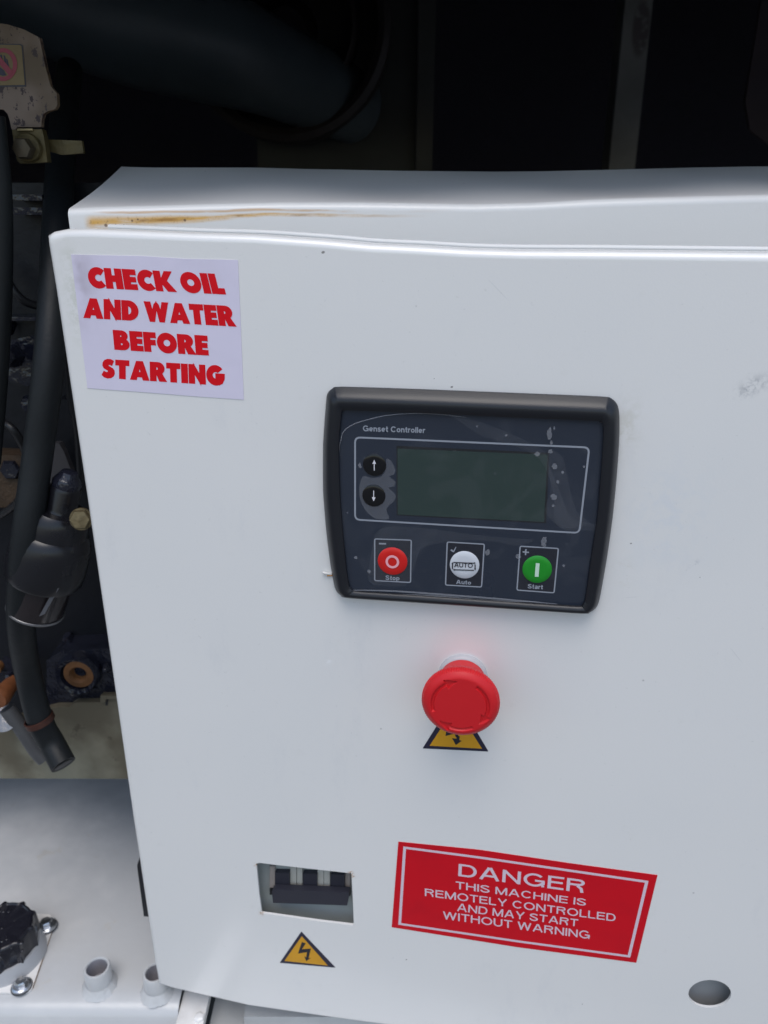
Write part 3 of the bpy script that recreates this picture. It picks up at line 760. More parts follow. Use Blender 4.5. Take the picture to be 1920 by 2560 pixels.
def cring(pxs, wd, h, rnd):
    P = roundpoly([cst(p) for p in pxs], rnd, 6); I = offset2(P, wd); return G().loft([[dp(*p, h) for p in P], [dp(*p, h) for p in I]])
H1 = HF + .00008
cring([Z6(*q) for q in ((219, 313), (1443, 366), (1390, 818), (219, 748))], .00095, H1, .0035).build('display_border', grey_print, ctl)
sans_on('lettering', 'Genset Controller', [Z6(*q) for q in ((264, 256), (587, 267), (586, 296), (264, 286))], grey_print, ctl, lambda p, j: cd(p, H1 + j * .00002), t=.19, gap=.085)
# display: recessed glass with a black surround
g = G(); g.poly([cd(Z6(*q), H1) for q in ((438, 362), (1230, 398), (1214, 764), (438, 722))]); g.build('display_surround', lcd_edge, ctl)
g = G(); g.poly([cd(Z6(*q), H1 + .0001) for q in ((443, 376), (1221, 408), (1203, 757), (445, 718))]); g.build('display', lcd, ctl)
def button(c, r, mt, name, dome=.0006, ry=None):
    cs = cst(c); g = G(); loops = []
    for (k, hh) in ((1., 0), (1., dome * .5), (.94, dome), (.6, dome * 1.15), (.3, dome * 1.2)):
        loops.append([dp(cs.x + r * k * math.cos(2 * math.pi * i / 40), cs.y + (ry or r) * k * math.sin(2 * math.pi * i / 40), HF + .0001 + hh) for i in range(40)])
    return g.loft(loops, cap1=True).build(name, mt, ctl, smooth=35)
def rad_px(c, dx): return abs(cst((c[0] + dx, c[1])).x - cst(c).x)
kx = 800 / 1659
halo = Mat('milky_lifted_film', srgb(72, 76, 86), rough=.35); halo.mix(halo.noise(160, 3).step(.4, .7) * .6, srgb(48, 54, 66))
for cy, up in ((460, 1), (619, -1)):
    c = Z6(321 + (3 if up > 0 else 0), cy); r = rad_px(c, 60 * kx)
    b_ = button(c, r, btn_black, 'arrow_key', .0005)
    # rim
    P = [cst(c) + Vector((r * 1.08 * math.cos(t_), r * 1.08 * math.sin(t_))) for t_ in [2 * math.pi * i / 40 for i in range(40)]]
    cs = cst(c); hA = HF + .0009
    a_ = r * .62
    shp = [(-.055, -1), (.055, -1), (.055, .25), (.26, .25), (0, 1.), (-.26, .25), (-.055, .25)]
    G().poly([dp(cs.x + u * a_, cs.y + up * v * a_ * .78, hA) for u, v in shp]).build('arrow_symbol', print_white, b_)
for (cx_, cy_, mt, nm) in ((418, 959, btn_red, 'stop_key'), (791, 978, btn_white, 'auto_key'), (1167, 1001, btn_green, 'start_key')):
    c = Z6(cx_, cy_); r = rad_px(c, 77 * kx)
    cs = cst(c); ryy = abs(cst((c[0], c[1] + 70 * kx)).y - cs.y)
    b_ = button(c, r, mt, nm, .0007, ryy)
    hA = HF + .0012
    if nm == 'stop_key':
        ro = r * .46
        for (aa, bb) in ((0, 180), (180, 360)):
            pass
        lo_ = [[dp(cs.x + ro * k * math.cos(t_), cs.y + ryy * .48 * k * math.sin(t_), hA) for t_ in [2 * math.pi * i / 32 for i in range(32)]] for k in (1, .66)]
        G().loft(lo_).build('letter', print_pink, b_)
    elif nm == 'start_key':
        G().poly([dp(cs.x + u * r, cs.y + v * ryy, hA) for u, v in ((-.13, -.5), (.13, -.5), (.13, .5), (-.13, .5))]).build('letter', Mat('pale_mint_print', srgb(200, 225, 205), rough=.4), b_)
    else:
        sans_on('letter', 'AUTO', [Z6(*q) for q in ((738, 967), (834, 971), (833, 995), (737, 991))], print_black, b_, lambda p, j: cd(p, hA + j * .00002), t=.17, gap=.10)
        g = G()
        def seg(p, q_, wd=.0003): 
            A_, B_ = cst(Z6(*p)), cst(Z6(*q_)); d = (B_ - A_).normalized(); n_ = Vector((-d.y, d.x)) * wd
            g.poly([dp(*(A_ - n_), hA), dp(*(B_ - n_), hA), dp(*(B_ + n_), hA), dp(*(A_ + n_), hA)])
        seg((733, 962), (842, 966)); seg((846, 972), (846, 1000)); seg((840, 1003), (735, 1000)); seg((729, 996), (729, 965))
        def tri(p, dx, dy):
            A_ = cst(Z6(*p)); d = Vector((dx, dy)) * .0008; n_ = Vector((-d.y, d.x)) * .7
            g.poly([dp(*(A_ + d), hA + .00001), dp(*(A_ - d * .4 + n_), hA + .00001), dp(*(A_ - d * .4 - n_), hA + .00001)])
        tri((843, 965), 1, 0); tri((846, 996), 0, -1); tri((738, 1000), -1, 0); tri((729, 967), 0, 1)
        g.build('loop_symbol', print_black, b_)
for (q, txt, tq) in ((((322, 841), (518, 848), (514, 1073), (322, 1063)), 'Stop', ((382, 1033), (455, 1037), (453, 1060), (381, 1057))),
                     (((698, 857), (897, 869), (882, 1097), (689, 1086)), 'Auto', ((748, 1056), (826, 1061), (824, 1082), (747, 1078))),
                     (((1076, 879), (1281, 891), (1258, 1127), (1059, 1112)), 'Start', ((1120, 1078), (1198, 1083), (1196, 1106), (1118, 1101)))):
    cring([Z6(*p) for p in q], .0007, H1, .0014).build('key_border', grey_print, ctl)
    g = G(); P = offset2(roundpoly([cst(Z6(*p)) for p in q], .0014, 6), .0007); g.poly([dp(*p, HF + .00004) for p in P]); g.build('key_field', Mat('near_black_print', srgb(28, 30, 40), rough=.3), ctl)
    sans_on('lettering', txt, [Z6(*p) for p in tq], grey_print, ctl, lambda p, j: cd(p, H1 + j * .00002), t=.20, gap=.10)
G().poly([cd(Z6(*q), H1) for q in ((347, 865), (384, 866), (384, 874), (347, 873))]).build('minus_mark', grey_print, ctl)
g = G(); g.poly([cd(Z6(*q), H1) for q in ((716, 903), (724, 898), (733, 906), (746, 884), (748, 888), (736, 914), (728, 912))]); g.build('tick_mark', grey_print, ctl)
g = G(); g.poly([cd(Z6(*q), H1) for q in ((1092, 908), (1104, 909), (1105, 898), (1113, 898), (1112, 910), (1125, 911), (1125, 918), (1112, 917), (1110, 929), (1103, 928), (1104, 916), (1092, 915))]); g.build('plus_mark', grey_print, ctl)

# protective film: thin clear glossy sheet, lifted and scuffed, with bubbles
film = bpy.data.materials.new('clear_peeling_film'); film.use_nodes = True; fn = film.node_tree
for n_ in list(fn.nodes): fn.nodes.remove(n_)
out = fn.nodes.new('ShaderNodeOutputMaterial'); mixs = fn.nodes.new('ShaderNodeMixShader'); tr = fn.nodes.new('ShaderNodeBsdfTransparent')
pr = fn.nodes.new('ShaderNodeBsdfPrincipled'); pr.inputs['Base Color'].default_value = (.30, .31, .34, 1); pr.inputs['Roughness'].default_value = .25
geo = fn.nodes.new('ShaderNodeNewGeometry'); nz = fn.nodes.new('ShaderNodeTexNoise'); nz.inputs['Scale'].default_value = 34; nz.inputs['Detail'].default_value = 4; nz.inputs['Distortion'].default_value = 1.2
fn.links.new(geo.outputs['Position'], nz.inputs['Vector'])
bmp = fn.nodes.new('ShaderNodeBump'); bmp.inputs['Strength'].default_value = .5; bmp.inputs['Distance'].default_value = .002; fn.links.new(nz.outputs['Fac'], bmp.inputs['Height']); fn.links.new(bmp.outputs[0], pr.inputs['Normal'])
fx = X(fn, nz.outputs['Fac']).step(.52, .60) * .03 + .03
nz2 = fn.nodes.new('ShaderNodeTexNoise'); nz2.inputs['Scale'].default_value = 170; nz2.inputs['Detail'].default_value = 4; fn.links.new(geo.outputs['Position'], nz2.inputs['Vector'])
fx = fx + X(fn, nz2.outputs['Fac']).step(.66, .74) * .08
fn.links.new(fx.v, mixs.inputs[0]); fn.links.new(tr.outputs[0], mixs.inputs[1]); fn.links.new(pr.outputs[0], mixs.inputs[2]); fn.links.new(mixs.outputs[0], out.inputs[0])
def veil(name, a_, col=(.34, .35, .38)):
    mt = film.copy(); mt.name = name
    mx = [n_ for n_ in mt.node_tree.nodes if n_.type == 'MIX_SHADER'][0]
    for l in list(mx.inputs[0].links): mt.node_tree.links.remove(l)
    mx.inputs[0].default_value = a_
    [n_ for n_ in mt.node_tree.nodes if n_.type == 'BSDF_PRINCIPLED'][0].inputs['Base Color'].default_value = V4(col)
    return mt
edge_m = veil('film_edge', .30, (.6, .6, .65)); veil1 = veil('film_veil', .05); spot_m = veil('bubble_spot', .30, (.45, .46, .5))
pf = thing('protective_film', cd(Z6(700, 1150), .0055), 'clear scuffed protective film peeling from the control unit face', 'film')
fedge = [Z6(*q) for q in ((137, 470), (139, 400), (150, 330), (166, 285), (215, 250), (290, 226), (390, 204), (520, 194), (660, 198), (800, 212), (1000, 222), (1200, 235), (1400, 245), (1490, 262), (1492, 420), (1480, 600), (1472, 770), (1450, 900), (1425, 1040), (1405, 1170), (1250, 1172), (1000, 1155), (700, 1133), (430, 1115), (200, 1108), (185, 1060), (165, 900), (150, 700), (140, 580))]
fe = smoothclosed(fedge, 3)
g = G(); g.poly([cd(p, HF + .0004) for p in fe]); part('sheet', g.v, g.f, film, pf)
def stroke(pxs, wd, h, name, mt, parent, sub=5):
    P = [Vector(p) for p in pxs]; pts = []
    for i in range(len(P) - 1):
        p0, p1, p2, p3 = P[max(i - 1, 0)], P[i], P[i + 1], P[min(i + 2, len(P) - 1)]
        for k in range(sub):
            t_ = k / sub; pts.append(.5 * ((2 * p1) + (p2 - p0) * t_ + (2 * p0 - 5 * p1 + 4 * p2 - p3) * t_ ** 2 + (3 * p1 - p0 - 3 * p2 + p3) * t_ ** 3))
    pts.append(P[-1]); Q = [cst(p, h) for p in pts]; l0, l1 = [], []
    for i, q_ in enumerate(Q):
        d = (Q[min(i + 1, len(Q) - 1)] - Q[max(i - 1, 0)]).normalized(); ww = wd * (.35 + .65 * math.sin(math.pi * i / (len(Q) - 1))) / 2
        l0.append(dp(*(q_ + Vector((-d.y, d.x)) * ww), h)); l1.append(dp(*(q_ - Vector((-d.y, d.x)) * ww), h))
    return part(name, *_lf(l0, l1), mt, parent)
def _lf(a_, b_):
    g = G().loft([a_, b_], closed=False); return g.v, g.f
hE = HF + .0006
stroke([Z6(*q) for q in ((137, 520), (139, 400), (150, 330), (166, 285), (215, 250), (290, 226), (390, 204), (520, 194), (660, 198), (800, 215))], .0005, hE, 'lifted_edge', edge_m, pf)
stroke([Z6(*q) for q in ((190, 1110), (420, 1115), (700, 1135), (1000, 1158), (1270, 1182))], .0012, hE, 'lifted_edge', edge_m, pf)
stroke([Z6(*q) for q in ((420, 1130), (640, 1140), (900, 1162), (1180, 1172))], .0007, hE + .0002, 'lifted_edge', edge_m, pf)
def veilp(pts, mt, name, h): 
    g = G(); g.poly([cd(p, h) for p in smoothclosed([Z6(*q) for q in pts], 3)]); part(name, g.v, g.f, mt, pf)
veilp(((730, 205), (860, 235), (1010, 290), (1130, 345), (1210, 395), (1235, 480), (1300, 640), (1350, 740), (1470, 770), (1472, 800), (1380, 800), (1290, 790), (1210, 700), (1240, 560), (1180, 430), (1050, 360), (880, 310), (770, 240)), veil1, 'fold', HF + .0005)
veilp(((1225, 380), (1300, 420), (1330, 560), (1370, 700), (1440, 765), (1330, 790), (1260, 760), (1250, 600), (1222, 470)), veil1, 'fold', HF + .0006)
veilp(((400, 780), (600, 790), (900, 830), (1150, 850), (1060, 880), (950, 860), (800, 850), (640, 870), (560, 900), (530, 1000), (480, 1090), (320, 1080), (290, 1040), (310, 900), (330, 820)), veil1, 'fold', HF + .0005)
veil2 = veil('film_veil_bright', .17, (.42, .43, .47))
veilp(((385, 430), (410, 440), (432, 482), (425, 510), (400, 520), (432, 548), (425, 572), (398, 580), (432, 615), (428, 645), (385, 690), (400, 740), (330, 740), (280, 700), (250, 640), (245, 570), (265, 520), (310, 528), (360, 520), (385, 480)), veil2, 'lifted_patch', HF + .00018)
for (u, v, r_, e) in ((226, 941, 9, 1), (296, 1013, 8, 1.3), (909, 916, 17, 1), (1203, 852, 17, 1.2), (1203, 876, 12, 1), (1071, 934, 13, 1), (1276, 548, 8, 1.2), (1253, 627, 15, 1), (1249, 672, 7, 1), (1236, 392, 11, 1.), (1168, 405, 15, .8), (1257, 470, 15, 1.1), (1300, 500, 8, 1), (1232, 300, 12, 2.6), (1007, 308, 6, 1), (1256, 270, 5, 2), (857, 261, 5, 1), (1305, 983, 7, 1), (248, 464, 9, 1.5), (183, 709, 4, 1), (1410, 470, 6, 1), (1240, 345, 7, 2)):
    c = Vector(Z6(u, v)); rnd = [random.uniform(.7, 1.25) for _ in range(14)]
    g = G(); g.poly([cd((c.x + r_ * kx * rnd[i] * math.cos(2 * math.pi * i / 14), c.y + r_ * e * kx * rnd[i] * math.sin(2 * math.pi * i / 14)), HF + .0013) for i in range(14)])
    part('bubble', g.v, g.f, spot_m, pf)

ty_ = thing('cable_tail', door(D_(697, 1238), 0), 'tiny orange and white wire end poking out left of the controller', 'wire')
G().tube([door(D_(716, 1240), .0005), door(D_(707, 1239), .0012), door(D_(697, 1237), .0016)], .00075, 10, 4).build('white_tip', Mat('white_wire_sheath', (.75, .74, .72), rough=.4), ty_, smooth=60)
G().tube([door(D_(718, 1243), .0004), door(D_(712, 1243), .0010), door(D_(707, 1243), .0010)], .0005, 10, 4).build('orange_core', Mat('orange_wire', (.55, .25, .05), rough=.5), ty_, smooth=60)

# ---------------------------------------------------------------- emergency stop
es = thing('emergency_stop', door(Z7(850, 560), 0), 'red mushroom emergency stop button standing out below the controller', 'push button')
vp = door(D_(1000, 1459), 0); 
esred = Mat('satin_red_plastic', (.62, .012, .018), rough=.42, spec=.4, bump=.15, bscale=900, bdist=.0003)
esg = Mat('pale_grey_collar_plastic', (.52, .52, .54), rough=.4)
rh_ = .0219
def es_pt(h): return vp + DNn * h
G().lathe(es_pt(0), DNn, [(0, .0146), (.0022, .0146), (.0034, .0138), (.0040, .0125), (.0040, .010)], 64).build('collar', esg, es, smooth=35)
kn = lambda an, k: (1 + (.019 if int(an / (2 * math.pi) * 384 + .01) % 4 < 2 else 0)) if k in (3, 4, 5) else 1
HS = 1.10
prof = [(.0042, .0135), (.013, .0142), (.0180, .0160), (.0215, rh_ - .0008), (.0232, rh_ - .0002), (.0252, rh_ - .0003), (.0266, rh_ - .0010), (.0280, rh_ - .0024), (.0288, rh_ - .0048), (.0284, rh_ - .0066), (.0280, rh_ - .0085)]
prof = [(a_ * HS, b_) for a_, b_ in prof]
# front disc with three sunken arrows, as a displaced polar grid
NA, NR = 360, 80; HS = 1.10
u_ = DNn.cross(Vector((0, 0, 1))).normalized(); v_ = Vector((0, 0, 1))
uu = DS
# the disc geometry covers from the bevel to the centre, arrows are carved in the bevel zone, so regrid whole front
rF = rh_ - .0010
def front_h(r):
    t_ = r / rF
    if t_ > .82: return HS * (.0266 + .0019 * math.sin((1 - t_) / .18 * math.pi / 2))
    return HS * (.0285 + .0002 * (.82 - t_) / .82)
arrows = []                                          # (start angle, end angle) clockwise, degrees counter-clockwise from right, seen from the front
AR = ((200, 105), (58, -38), (-60, -128))
def carve(r, an):
    t_ = r / rF; a_ = math.degrees(an); dep = 0
    for s_, e_ in AR:
        for k in (-360, 0, 360):
            x_ = a_ + k
            L_ = s_ - x_; tot = s_ - e_                # travel from the tail
            if 0 <= L_ <= tot - 18:
                wv = (.048 - abs(t_ - .745)) / .018; dd = min(1, max(0, wv)) * min(1, L_ / 1.2); dep = max(dep, dd)
            if tot - 18 < L_ < tot + 8:
                hw = .15 * (tot + 8 - L_) / 26; wv = (hw - abs(t_ - .745)) / .018; dep = max(dep, min(1, max(0, wv)))
    return dep * .0012
loopsF = []
for j in range(NR + 1):
    r = rF * (1 - j / (NR + 1))
    L = []
    for i in range(NA):
        an = 2 * math.pi * i / NA
        hh = front_h(r) - carve(r, an)
        L.append(es_pt(hh) + uu * (r * math.cos(an)) + v_ * (r * math.sin(an)))
    loopsF.append(L)
g = G().lathe(es_pt(0), DNn, prof[:7], 384, rf=kn, cap1=False)
g.loft(loopsF, cap1=True)
g.build('mushroom_head', esred, es, smooth=45)

# ================================================================== ENGINE BAY, LEFT
YE = .13                            # plane of the beige rail
print('YE', YE)
eng_m = Mat('oily_dark_blue_black_iron', (.007, .008, .012), rough=.45, spec=.3, noise=.5, nscale=30, bump=.25, bscale=120, bdist=.002)
eng_w = Mat('wet_dark_paint', (.012, .013, .022), rough=.18, bump=.9, bscale=90, bdist=.003)
eng = thing('engine_block', (-.32, YE + .06, TZ), 'dark oily engine block with cast bosses left of the cabinet', 'engine')
XL_, XR_ = at((-200, 1200), YE + .05).x, at(D_(700, 1200), YE + .05).x
G().box((-.75, YE + .03, at(D_(120, 1660), YE).z), (XR_, YE + .3, at(D_(150, 395), YE + .03).z)).build('block', eng_m, eng)
def slab_px(pts, Y, th, name, mt, parent, zf=D_, smooth=None):
    return G().slab([at(zf(*q), Y) for q in pts], (0, th, 0)).build(name, mt, parent)
# ledges and cast webs
for (xa, xb2, y0, y1) in ((70, 292, 1262, 1300), (70, 292, 1345, 1392)):
    p_, q_ = at(Z1(xa, y0), YE), at(Z1(xb2, y1), YE)
    G().box((p_.x, YE - .004, q_.z), (q_.x, YE + .03, p_.z)).build('cast_ledge', eng_w, eng)
p_, q_ = at(D_(-40, 395), YE), at(D_(150, 1500), YE)
G().box((p_.x, YE + .018, q_.z), (at(D_(118, 600), YE).x, YE + .03, p_.z)).build('cover_plate', eng_m, eng)
p_, q_ = at(Z2(20, 1015), YE), at(Z2(245, 1040), YE)
G().box((p_.x, YE - .002, q_.z), (q_.x, YE + .018, p_.z)).build('cast_ledge', eng_w, eng)
# lower casting with wet edge above the beige rail, and bosses
slab_px(((430, 560), (560, 470), (1100, 440), (1100, 900), (920, 900), (920, 940), (700, 940), (650, 985), (430, 985)), YE - .006, .03, 'flange', eng_w, eng, Z4)
slab_px(((-60, 640), (230, 690), (230, 830), (-60, 800)), YE - .004, .02, 'flange', eng_w, eng, Z4)
def boss(c_, r_px, zf, Y, prof_, mt, name, parent, n=40, ax=(0, -1, 0), dx=1.):
    c = at(zf(*c_), Y); r = (at(zf(c_[0] + r_px, c_[1]), Y) - c).length
    return G().lathe(c, ax, [(h, k * r) for h, k in prof_], n).build(name, mt, parent, smooth=40)
rust = Mat('orange_brown_rust', (.17, .070, .020), rough=.7, noise=.6, nscale=120, bump=.6, bscale=300, bdist=.001)
boss((742, 640), 205, Z4, YE - .006, [(0, 1), (.007, .98), (.011, .88), (.010, .70), (.006, .66)], eng_w, 'boss', eng)
boss((742, 660), 142, Z4, YE - .0125, [(0, 1), (.004, .97), (.005, .6), (.003, .46), (-.002, .42)], rust, 'rusty_core_plug', eng)
boss((745, 650), 60, Z4, YE - .0128, [(0, 1), (.0006, .9), (.0008, 0)], eng_w, 'plug_socket', eng)
boss((-20, 600), 60, Z4, YE - .006, [(0, 1), (.006, .97), (.007, .5)], rust, 'rusty_core_plug', eng)
boss((690, 830), 32, Z4, YE - .008, [(0, 1), (.005, .8), (.006, 0)], eng_w, 'bolt_head', eng, 6)
boss((95, 680), 32, Z4, YE - .008, [(0, 1), (.005, .8), (.006, 0)], eng_w, 'bolt_head', eng, 6)
boss((985, 620), 45, Z4, YE - .007, [(0, 1), (.004, .8), (.006, .4)], eng_w, 'bolt_head', eng, 6)
boss((90, 1265), 80, Z2, YE - .0, [(0, 1), (.01, .9), (.016, .6), (.018, .2)], eng_w, 'bolt_head', eng, 6)
# grey triangular bracket behind the filter
br = Mat('grey_brown_bracket', (.060, .055, .060), rough=.5, noise=.4, nscale=40)
slab_px(((470, 400), (545, 400), (590, 480), (655, 650), (690, 800), (560, 900), (385, 890), (420, 640)), YE - .012, .006, 'bracket', br, eng, Z3)

# beige rail
beige = Mat('stained_beige_paint', (.235, .222, .165), rough=.6)
beige.mix(beige.noise(16, 4).step(.34, .62) * .85, (.085, .070, .045)); beige.mix(beige.noise(55, 5, rough=.75).step(.6, .70) * .6, (.05, .04, .025))
rail = thing('chassis_rail', (at(D_(100, 1680), YE).x, YE, TZ), 'stained beige steel rail plate under the engine', 'chassis rail')
zb = at(D_(120, 1682), YE - .012).z
pts = [at(Z4(*q), YE - .012) for q in ((1100, 888), (930, 888), (927, 943), (700, 945), (640, 985), (520, 985), (420, 1010), (200, 1080), (0, 1080), (-120, 1080))]
pts += [Vector((pts[-1].x, YE - .012, zb)), Vector((at(Z4(1400, 1640), YE).x, YE - .012, zb)), Vector((at(Z4(1400, 1640), YE).x, YE - .012, pts[0].z))]
G().slab(pts, (0, .006, 0)).build('rail_plate', beige, rail)
q_ = at(Z4(930, 890), YE - .0125)
slab_px(((925, 884), (1090, 886), (1090, 915), (972, 915), (972, 945), (925, 945)), YE - .015, .0028, 'welded_lip', beige, rail, Z4)
slab_px(((972, 918), (998, 918), (992, 972), (972, 972)), YE - .0125, .0004, 'slot', gm, rail, Z4)

# hoses
rub = Mat('black_rubber_hose', (.010, .012, .014), rough=.5, spec=.3, noise=.3, nscale=60, bump=.3, bscale=400, bdist=.0006)
rub2 = Mat('weathered_black_hose', (.010, .012, .013), rough=.55, spec=.3, noise=.3, nscale=60)
yH = YE - .05
def hose(name, pts, wpx, label, mt, hollow=False, zf=D_):
    path = [at(zf(p[0], p[1]), yH + p[2]) for p in pts]
    r = wpx / 2 * (path[len(path) // 2] - CAM).dot(FWD) / F * 1920 / 1659
    t_ = thing(name, path[-1], label, 'hose')
    G().tube(path, r, 24, 8).build('tube', mt, t_, smooth=60)
    return t_, path, r
t_, path, r = hose('breather_hose', ((150, 150, .16), (132, 330, .09), (122, 520, .03), (108, 760, -.01), (82, 980, -.02), (55, 1180, -.03), (45, 1340, -.02), (62, 1460, .0), (88, 1560, .0), (112, 1605, .0), (137, 1652, -.01)), 62, 'long black rubber hose hanging down and cut off above the deck', rub)
d = (path[-1] - path[-2]).normalized()
cl = Mat('rusty_red_clamp', (.055, .016, .009), rough=.5, noise=.5, nscale=100)
pc = at(D_(80, 1550), yH - .001)
G().lathe(path[8] - (path[9] - path[8]).normalized() * .002, (path[9] - path[8]), [(-.0025, r + .0006), (-.0022, r + .0016), (.0020, r + .0016), (.0024, r + .0006)], 32, cap0=False, cap1=False).build('clamp', cl, t_, smooth=40)
G().lathe(path[-1] + d * .0002, d, [(0, r * .72), (.0002, 0)], 24, cap0=False).build('bore', gm, t_)
hose('coolant_hose', ((-14, 250, .0), (2, 420, 0), (4, 600, 0), (-4, 800, 0), (-20, 1000, 0)), 44, 'black hose at the left edge of the photograph above the filter', rub2)
greyr = Mat('blue_grey_tube', (.075, .075, .08), rough=.5, noise=.3, nscale=60)
hose('drain_tube', ((15, 1530, .02), (50, 1578, .02), (78, 1620, .02), (96, 1640, .02)), 32, 'short blue grey tube lying behind the cut hose end', greyr)

# wide air duct at the top
duct = Mat('teal_black_ribbed_rubber', (.085, .108, .120), rough=.42, noise=.25, nscale=20)
yD = .42
P = [at(D_(-120, -150), yD), at(D_(100, -35), yD), at(D_(300, 45), yD), at(D_(460, 100), yD + .02), at(D_(590, 150), yD + .07), at(D_(760, 230), yD + .20)]
dt = thing('air_duct', P[2], 'wide dark teal rubber air duct crossing the top left', 'duct')
G().tube(P, [.058, .058, .056, .050, .044, .04], 40, 10).build('duct_tube', duct, dt, smooth=60)

# fuel filter: lathe along a tilted axis
fy = YE - .065
pt, pb = at(Z3(612, 790), fy), at(Z3(318, 1975), fy)
ax = (pb - pt).normalized(); Lf = (pb - pt).length
k = (at(Z3(860, 1500), fy) - at(Z3(170, 1330), fy)).length / 2
ff = thing('fuel_filter', pb, 'black fuel filter housing with a lower bowl, hanging beside the cabinet', 'filter')
blk = Mat('satin_black_casting', (.008, .008, .011), rough=.30, noise=.3, nscale=50)
bowl = Mat('smoky_brown_bowl', (.020, .015, .016), rough=.15)
prof = [(Lf * a_, k * b_) for a_, b_ in ((0, .36), (.02, .40), (.15, .40), (.17, .44), (.175, .66), (.20, .74), (.25, .80), (.30, .82), (.335, .83), (.35, .90), (.40, .98), (.46, 1.02), (.52, 1.03), (.62, 1.04), (.68, 1.02), (.70, .98), (.705, .80))]
G().lathe(pt, ax, prof, 56).build('housing', blk, ff, smooth=45)
G().lathe(pt, ax, [(Lf * .70, k * .79), (Lf * .72, k * .79), (Lf * .96, k * .74), (Lf * .985, k * .70), (Lf, k * .55), (Lf * 1.02, k * .2)], 48).build('bowl', bowl, ff, smooth=40)
G().lathe(pt, ax, [(Lf * .955, k * .75), (Lf * .958, k * .77), (Lf * .97, k * .77), (Lf * .973, k * .74)], 48, cap0=False, cap1=False).build('bowl_rim', Mat('worn_steel_edge', (.25, .25, .26), rough=.35, metal=.8), ff, smooth=40)
G().lathe(pt, -ax, [(-.001, k * .36), (.003, k * .37), (.006, k * .30), (.010, k * .20), (.011, 0)], 30).build('cap', eng_w, ff, smooth=40)
# metal band down the bowl
sd_ = ax.cross(Vector((0, -1, 0))).normalized()
b0 = at(Z3(518, 1745), fy - k * .82); b1 = at(Z3(385, 1985), fy - k * .77)
wv = Vector((1, 0, .45)).normalized() * .0022
G().slab([b0 - wv, b0 + wv, b1 + wv, b1 - wv], (0, .001, 0)).build('label_edge', Mat('grey_edge', (.10, .10, .11), rough=.4), ff)
G().tube([at(Z3(430, 960), fy - .004), at(Z3(360, 920), fy - .006), at(Z3(290, 885), fy - .004)], k * .08, 12, 4).build('pipe_spigot', blk, ff, smooth=50)
G().lathe(pt + ax * Lf * 1.0, ax, [(0, k * .22), (.006, k * .2), (.008, k * .1)], 8).build('drain_plug', blk, ff)
brass = Mat('old_brass', (.20, .155, .085), rough=.42, metal=.75, noise=.6, nscale=150, bump=.4, bscale=300, bdist=.001)
bc = at(Z3(755, 1095), fy - k * 1.0); rb = (at(Z3(860, 1095), fy - k) - bc).length
bb = thing('banjo_bolt', bc, 'round headed brass bolt on the filter head by the door edge', 'bolt')
nb = Vector((.12, -1, .25)).normalized()
G().lathe(bc, nb, [(-.012, rb * .6), (0, rb * .62), (.0, rb), (.0018, rb), (.0024, rb * .95), (.0024, rb * .85)], 40).build('flange', brass, bb, smooth=30)
G().lathe(bc, nb, [(.0022, rb * .93), (.0045, rb * .93), (.0056, rb * .82), (.0058, 0)], 6).build('hex_head', brass, bb)

# bolts, a cable loom and a rusty casting in the dark
for (u, v, r_) in ((12, 700, 26), (70, 870, 20), (150, 1375, 12), (120, 1462, 14), (30, 1010, 24), (165, 1395, 9)):
    boss((u, v), r_, D_, YE + .017, [(0, 1), (.006, .97), (.008, .8), (.008, 0)], eng_w, 'bolt_head', eng, 6)
slab_px(((-60, 980), (50, 985), (60, 1040), (25, 1095), (-60, 1100)), YE + .012, .02, 'rusty_casting', Mat('brown_rust_scale', (.060, .034, .016), rough=.7, noise=.6, nscale=80, bump=.7, bscale=200, bdist=.002), eng)
slab_px(((20, 735), (95, 720), (104, 800), (60, 835), (18, 820)), YE + .010, .02, 'cast_pad', eng_w, eng)
slab_px(((128, 860), (180, 870), (190, 1010), (160, 1020), (130, 940)), YE + .008, .02, 'cast_pad', eng_m, eng)
cab_m = Mat('black_cable_sheath', (.010, .010, .012), rough=.4)
for k, pts in enumerate((((150, 700, .0), (146, 760, -.01), (152, 850, -.005), (168, 930, .0), (176, 1040, .01)), ((-10, 560, .03), (40, 640, .03), (90, 660, .04), (140, 640, .05)), ((-10, 905, .02), (30, 930, .01), (60, 1000, .02), (40, 1080, .03), (-10, 1120, .04)))):
    path_ = [at(D_(u, v), yH + .02 + d_) for u, v, d_ in pts]
    tc = thing('cable', path_[0], ('thin black cable dropping beside the door edge above the filter', 'thin black cable crossing behind the long hose under the bracket', 'thin black cable curving at the left edge of the photograph')[k], 'cable')
    G().tube(path_, .0028, 12, 8).build('sheath', cab_m, tc, smooth=60)
# copper bolt at left edge
boss((15, 880), 92, Z4, YE - .03, [(-.02, .7), (0, 1), (.004, 1), (.007, .85), (.0075, 0)], Mat('copper_orange_rust', (.19, .064, .022), rough=.55, noise=.5, nscale=120), 'oil_plug', None)
tag(C.objects['oil_plug'], 'orange rusty drain plug at the left edge beside the hose clamp', 'plug')
pw = at(Z4(45, 1085), YE - .03); rw = .011
t_ = G().lathe(pw, (0, -.75, .65), [(0, rw), (.0012, rw), (.0014, rw * .8)], 32).build('steel_washer', Mat('wet_steel', (.30, .28, .26), rough=.25, metal=.9, bump=.6, bscale=200), None, smooth=30)
tag(t_, 'wet steel washer under the orange drain plug', 'washer')

